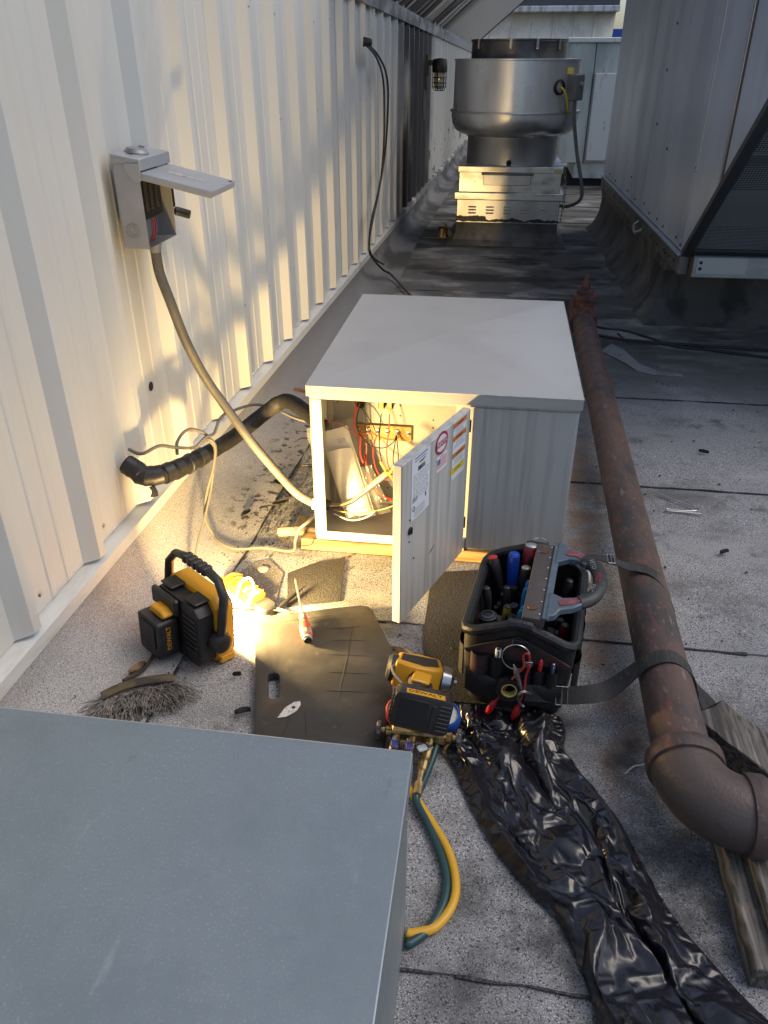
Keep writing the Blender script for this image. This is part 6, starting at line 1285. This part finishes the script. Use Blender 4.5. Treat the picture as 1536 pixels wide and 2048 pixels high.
RL = mat('lead_red', (0.42, 0.035, 0.03), 0.45)
MB(BT).tube(spline([(0.035, -0.214, 0.205), (0.030, -0.218, 0.235), (0.018, -0.216, 0.225), (0.022, -0.222, 0.195), (0.005, -0.226, 0.165), (-0.018, -0.226, 0.12), (-0.034, -0.224, 0.075), (-0.042, -0.222, 0.055)], 8), 0.0032, 8).build('lead_wire', RL, t)
MB(BT).tube(spline([(0.022, -0.216, 0.19), (0.036, -0.218, 0.20), (0.030, -0.220, 0.16), (0.030, -0.224, 0.12), (0.020, -0.228, 0.06)], 8), 0.0032, 8).build('lead_wire', RL, t)
for (x, z, dx) in ((-0.042, 0.060, -0.35), (0.020, 0.062, -0.2)):
    MB(align(bp_(x, -0.222, z), bd_(dx, -0.12, -0.9))).lathe([(0.004, 0), (0.008, 0.008), (0.0095, 0.03), (0.0075, 0.042), (0.004, 0.05)], 10).build('clip_boot', mat('clip_red', (0.45, 0.012, 0.02), 0.4), t)
t = thing('snips', 'slim steel snips clipped to the key ring on the bag front', 'snips', tuple(bp_(0.01, -0.222, 0.14)))
MB(BT @ align((0.024, -0.226, 0.120), (-0.30, -0.05, 0.95))).lathe([(0.004, 0), (0.006, 0.02), (0.0075, 0.055), (0.005, 0.075), (0.001, 0.09)], 8).build('snip_body', RNG, t)

# ================================================================== black plastic sack: film draped and crumpled by a short cloth solve
cld_ = MB().box((-2, -1, -0.1), (3, 4, 0.004)).build('cloth_ground', MATS['tar']); cld_.modifiers.new('c', 'COLLISION'); cld_.collision.thickness_outer = 0.004; cld_.collision.cloth_friction = 30
BAGP = mat('black_plastic', (0.010, 0.010, 0.014), 0.24, spec=0.6, bump=0.0006, bscale=60, bdetail=3, rvar=0.08, rscale=6)
Lf = [(-0.085, 1.585), (-0.085, 1.52), (-0.065, 1.45), (-0.018, 1.375), (0.022, 1.28), (0.082, 1.165), (0.16, 1.065), (0.222, 1.0), (0.262, 0.90), (0.285, 0.80), (0.30, 0.70), (0.32, 0.60)]
Rt = [(0.25, 1.60), (0.262, 1.575), (0.265, 1.53), (0.262, 1.47), (0.318, 1.37), (0.370, 1.285), (0.412, 1.165), (0.452, 1.06), (0.505, 0.98), (0.565, 0.90), (0.64, 0.82), (0.72, 0.72)]
Ls, Rs = spline([(*p, 0) for p in Lf], 10), spline([(*p, 0) for p in Rt], 10)
def sack(u, v):
    k = u * (len(Ls) - 1); i = min(int(k), len(Ls) - 2); t = k - i
    p = Ls[i].lerp(Ls[i + 1], t).lerp(Rs[i].lerp(Rs[i + 1], t), v)
    w = 0.04 * noise.noise((u * 3, 2, 1))
    lobes = 0.085 * math.exp(-((v - 0.31 - w) / 0.27) ** 2) + 0.070 * math.exp(-((v - 0.80 - w) / 0.15) ** 2) - 0.025 * math.exp(-((v - 0.60 - w) / 0.05) ** 2)
    z = lobes * (0.8 + 0.35 * noise.noise((u * 4, v * 2, 3))) * min(1, 12 * v, 12 * (1 - v)) + 0.010 * noise.noise((u * 9, v * 7, 6)) * math.sin(math.pi * v)
    z *= min(1.0, 0.25 + u * 6)
    z += max(0, 1 - u * 4) * min(1, u * 12) * 0.06 * noise.noise((u * 30, v * 9, 16)) * math.sin(math.pi * v)
    return (p.x, p.y, max(0.008, 0.010 + z))
NU_, NV_ = 184, 80
sko = MB().grid(sack, NU_, NV_).build('plastic_sack', BAGP, None, smooth=80)
vg = sko.vertex_groups.new(name='pin'); vg.add([i * (NV_ + 1) + j for i in range(NU_ + 1) for j in (0, NV_)] + [i * (NV_ + 1) + j for i in (0, NU_) for j in range(NV_ + 1)], 1.0, 'REPLACE')
vs_g = sko.vertex_groups.new(name='stretch')
for i in range(NU_ + 1):
    u_ = i / NU_; m_ = max(0.0, min(1.0, min((u_ - 0.10) * 6, (0.86 - u_) * 5)))
    for j in range(NV_ + 1): vs_g.add([i * (NV_ + 1) + j], m_ * (0.6 + 0.4 * math.sin(j * 0.3 + i * 0.05)), 'REPLACE')
md = sko.modifiers.new('cloth', 'CLOTH'); cs = md.settings
cs.quality = 4; cs.mass = 0.02; cs.tension_stiffness = 40; cs.compression_stiffness = 40; cs.shear_stiffness = 20; cs.bending_stiffness = 0.006
cs.vertex_group_mass = 'pin'; cs.pin_stiffness = 1; cs.vertex_group_shrink = 'stretch'; cs.shrink_min = -0.13; cs.shrink_max = -0.03; cs.air_damping = 3
cs.tension_damping = 10; cs.compression_damping = 10
cs.effector_weights.gravity = 0.15
md.collision_settings.use_collision = True; md.collision_settings.distance_min = 0.003; md.collision_settings.use_self_collision = False
NF_ = 28
md.point_cache.frame_start = 1; md.point_cache.frame_end = NF_
scene.frame_start = 1; scene.frame_end = NF_
for f_ in range(1, NF_ + 1): scene.frame_set(f_)
dg_ = bpy.context.evaluated_depsgraph_get(); me_ = bpy.data.meshes.new_from_object(sko.evaluated_get(dg_))
sko.modifiers.remove(md); old_ = sko.data; sko.data = me_; bpy.data.meshes.remove(old_); sko.vertex_groups.clear(); scene.frame_set(1)
sko.data.shade_smooth()
sb_ = sko.modifiers.new('film', 'SUBSURF'); sb_.levels = sb_.render_levels = 1
bpy.data.objects.remove(cld_)
tag(sko, 'glossy black plastic sack stretched across the roof below the tool bag', 'plastic sack')

# ================================================================== old broom head and litter
brm = thing('broom_head', 'worn out broom head with frayed grey bristles near the wall', 'broom head', (-0.90, 1.47, 0.006))
BW = mat('broom_wood', (0.10, 0.07, 0.035), 0.7, layers=[dict(c=(0.035, 0.028, 0.02), s=22, lo=.42, hi=.62)])
MB().tube(spline([(-0.995, 1.475, 0.030), (-0.95, 1.515, 0.036), (-0.88, 1.552, 0.036), (-0.825, 1.575, 0.030)], 8), 0.016, 10, flat=0.7).build('broom_block', BW, brm)
b = MB(); rn = random.Random(21)
for k in range(330):
    t = rn.random(); px = -0.99 + 0.16 * t; py = 1.475 + 0.095 * t; L = rn.uniform(0.06, 0.125)
    a = rn.gauss(-1.15 + 0.9 * (t - 0.5), 0.5); z0 = rn.uniform(0.008, 0.028)
    p0 = Vector((px, py, z0)); p2 = p0 + Vector((L * math.cos(a), L * math.sin(a), 0)); p2.z = rn.uniform(0.006, 0.03)
    p1 = (p0 + p2) / 2 + Vector((rn.gauss(0, .008), rn.gauss(0, .008), rn.uniform(0, 0.008)))
    b.tube([p0, p1, p2], 0.0014, 4, cap=False)
b.build('bristles', mat('bristle', (0.20, 0.18, 0.155), 0.75, layers=[dict(c=(0.09, 0.08, 0.07), s=50, lo=.45, hi=.6)]), brm, kind='stuff')
TW = mat('twig', (0.045, 0.032, 0.022), 0.8)
tw = MB().tube(spline([(-0.955, 1.76, 0.012), (-0.93, 1.68, 0.018), (-0.935, 1.60, 0.02), (-0.965, 1.545, 0.028)], 6), [0.006 + 0.004 * noise.noise((i, 1, 1)) for i in range(19)], 7).build('dead_twig', TW); tag(tw, 'brown dead twig lying behind the broom head by the work light', 'twig')
LEAF = mat('dry_leaf', (0.20, 0.12, 0.055), 0.7, layers=[dict(c=(0.10, 0.055, 0.025), s=40, lo=.42, hi=.62)]); LEAFD = mat('dark_leaf', (0.022, 0.020, 0.018), 0.75)
def leaf(label, x, y, s, rz, m, z=0.008, group='dead leaves on the roof'):
    T = Matrix.Translation((x, y, z)) @ Matrix.Rotation(rz, 4, 'Z')
    o = MB(T).grid(lambda u, v: (s * (u - 0.5) * 2, s * 0.45 * (2 * v - 1) * math.sin(math.pi * (0.06 + 0.88 * u)) ** 0.8, 0.012 * abs(2 * v - 1) + s * 0.25 * noise.noise((u * 3 + x * 9, v * 2, y)) ** 2 + 0.002), 8, 4).build('dead_leaf', m, None, smooth=60, solid=0.0008)
    return tag(o, label, 'leaf', group)
leaf('curled tan dead leaf between the broom head and the work light', -0.945, 1.60, 0.030, 1.1, LEAF, 0.022)
leaf('flat tan leaf scrap at the far right edge of the kneeling pad', -0.205, 1.79, 0.035, -0.3, LEAF)
leaf('small black leaf scrap on the felt by the wall flashing at left', -1.075, 1.455, 0.014, 0.7, LEAFD, 0.020)
leaf('black leaf scrap by the left edge of the kneeling pad', -0.60, 1.49, 0.022, 0.4, LEAFD)
leaf('small dark leaf below the work light', -0.66, 1.63, 0.012, 0.2, LEAFD)
leaf('dark leaf scrap right of the pipe near the bent wire', 0.88, 2.50, 0.020, 0.5, LEAFD)
leaf('black leaf fragment on the roof right of the pipe, far from the wire', 0.98, 3.35, 0.022, -0.4, LEAFD)
leaf('dark leaf on the roof left of the cabinet skid', -0.79, 2.62, 0.035, 0.6, LEAFD, 0.010)
leaf('curled black leaf beside the conduit on the roof', -0.83, 2.78, 0.04, -0.5, LEAFD, 0.010)
leaf('dark leaf lying below the insulated pipe on the felt', -0.90, 2.52, 0.028, 1.2, LEAFD, 0.012)
leaf('dark twig-like leaf near the broom head bristles', -0.80, 1.50, 0.022, 0.9, LEAFD)
MB_ = MB().tube(spline([(0.724, 2.924, 0.008), (0.79, 2.87, 0.008), (0.836, 2.836, 0.009), (0.842, 2.805, 0.009), (0.79, 2.797, 0.008), (0.735, 2.803, 0.008), (0.733, 2.790, 0.008), (0.79, 2.788, 0.008), (0.86, 2.782, 0.008)], 6), 0.0032, 6).build('bent_wire', mat('wire_silver', (0.45, 0.45, 0.44), 0.4, 0.8)); tag(MB_, 'bent piece of silver wire lying on the felt right of the pipe', 'wire')
zt2 = MB().tube(spline([(0.405, 1.425, 0.007), (0.43, 1.452, 0.007), (0.455, 1.462, 0.008), (0.49, 1.495, 0.010)], 6), 0.0022, 6, flat=0.6).build('cable_tie', mat('tie_white', (0.55, 0.54, 0.50), 0.5)); tag(zt2, 'short white cable tie on the roof beside the pipe elbow', 'cable tie')
gr = MB(); rn = random.Random(31)
for k in range(900):
    r_ = rn.random()
    if r_ < 0.4: x, y = rn.gauss(-0.80, 0.07), rn.gauss(2.65, 0.22)
    elif r_ < 0.6: x, y = rn.gauss(-0.87, 0.03), rn.uniform(1.2, 2.3)
    else: x, y = rn.uniform(-0.6, 2.2), rn.uniform(0.9, 4.5)
    if -0.56 < x < 0.3 and 2.3 < y < 3.45: continue
    s_ = rn.uniform(0.0012, 0.0042)
    gr.cbox((x, y, 0.0065), (s_ * 2, s_ * 1.5, s_), Matrix.Rotation(rn.random() * 3, 4, 'Z') @ Matrix.Rotation(rn.random(), 4, 'X'))
go = gr.build('roof_grit', mat('grit', (0.035, 0.033, 0.03), 0.8), None, smooth=0, kind='stuff'); tag(go, 'dark grit and crumbs scattered over the felt roof', 'grit')
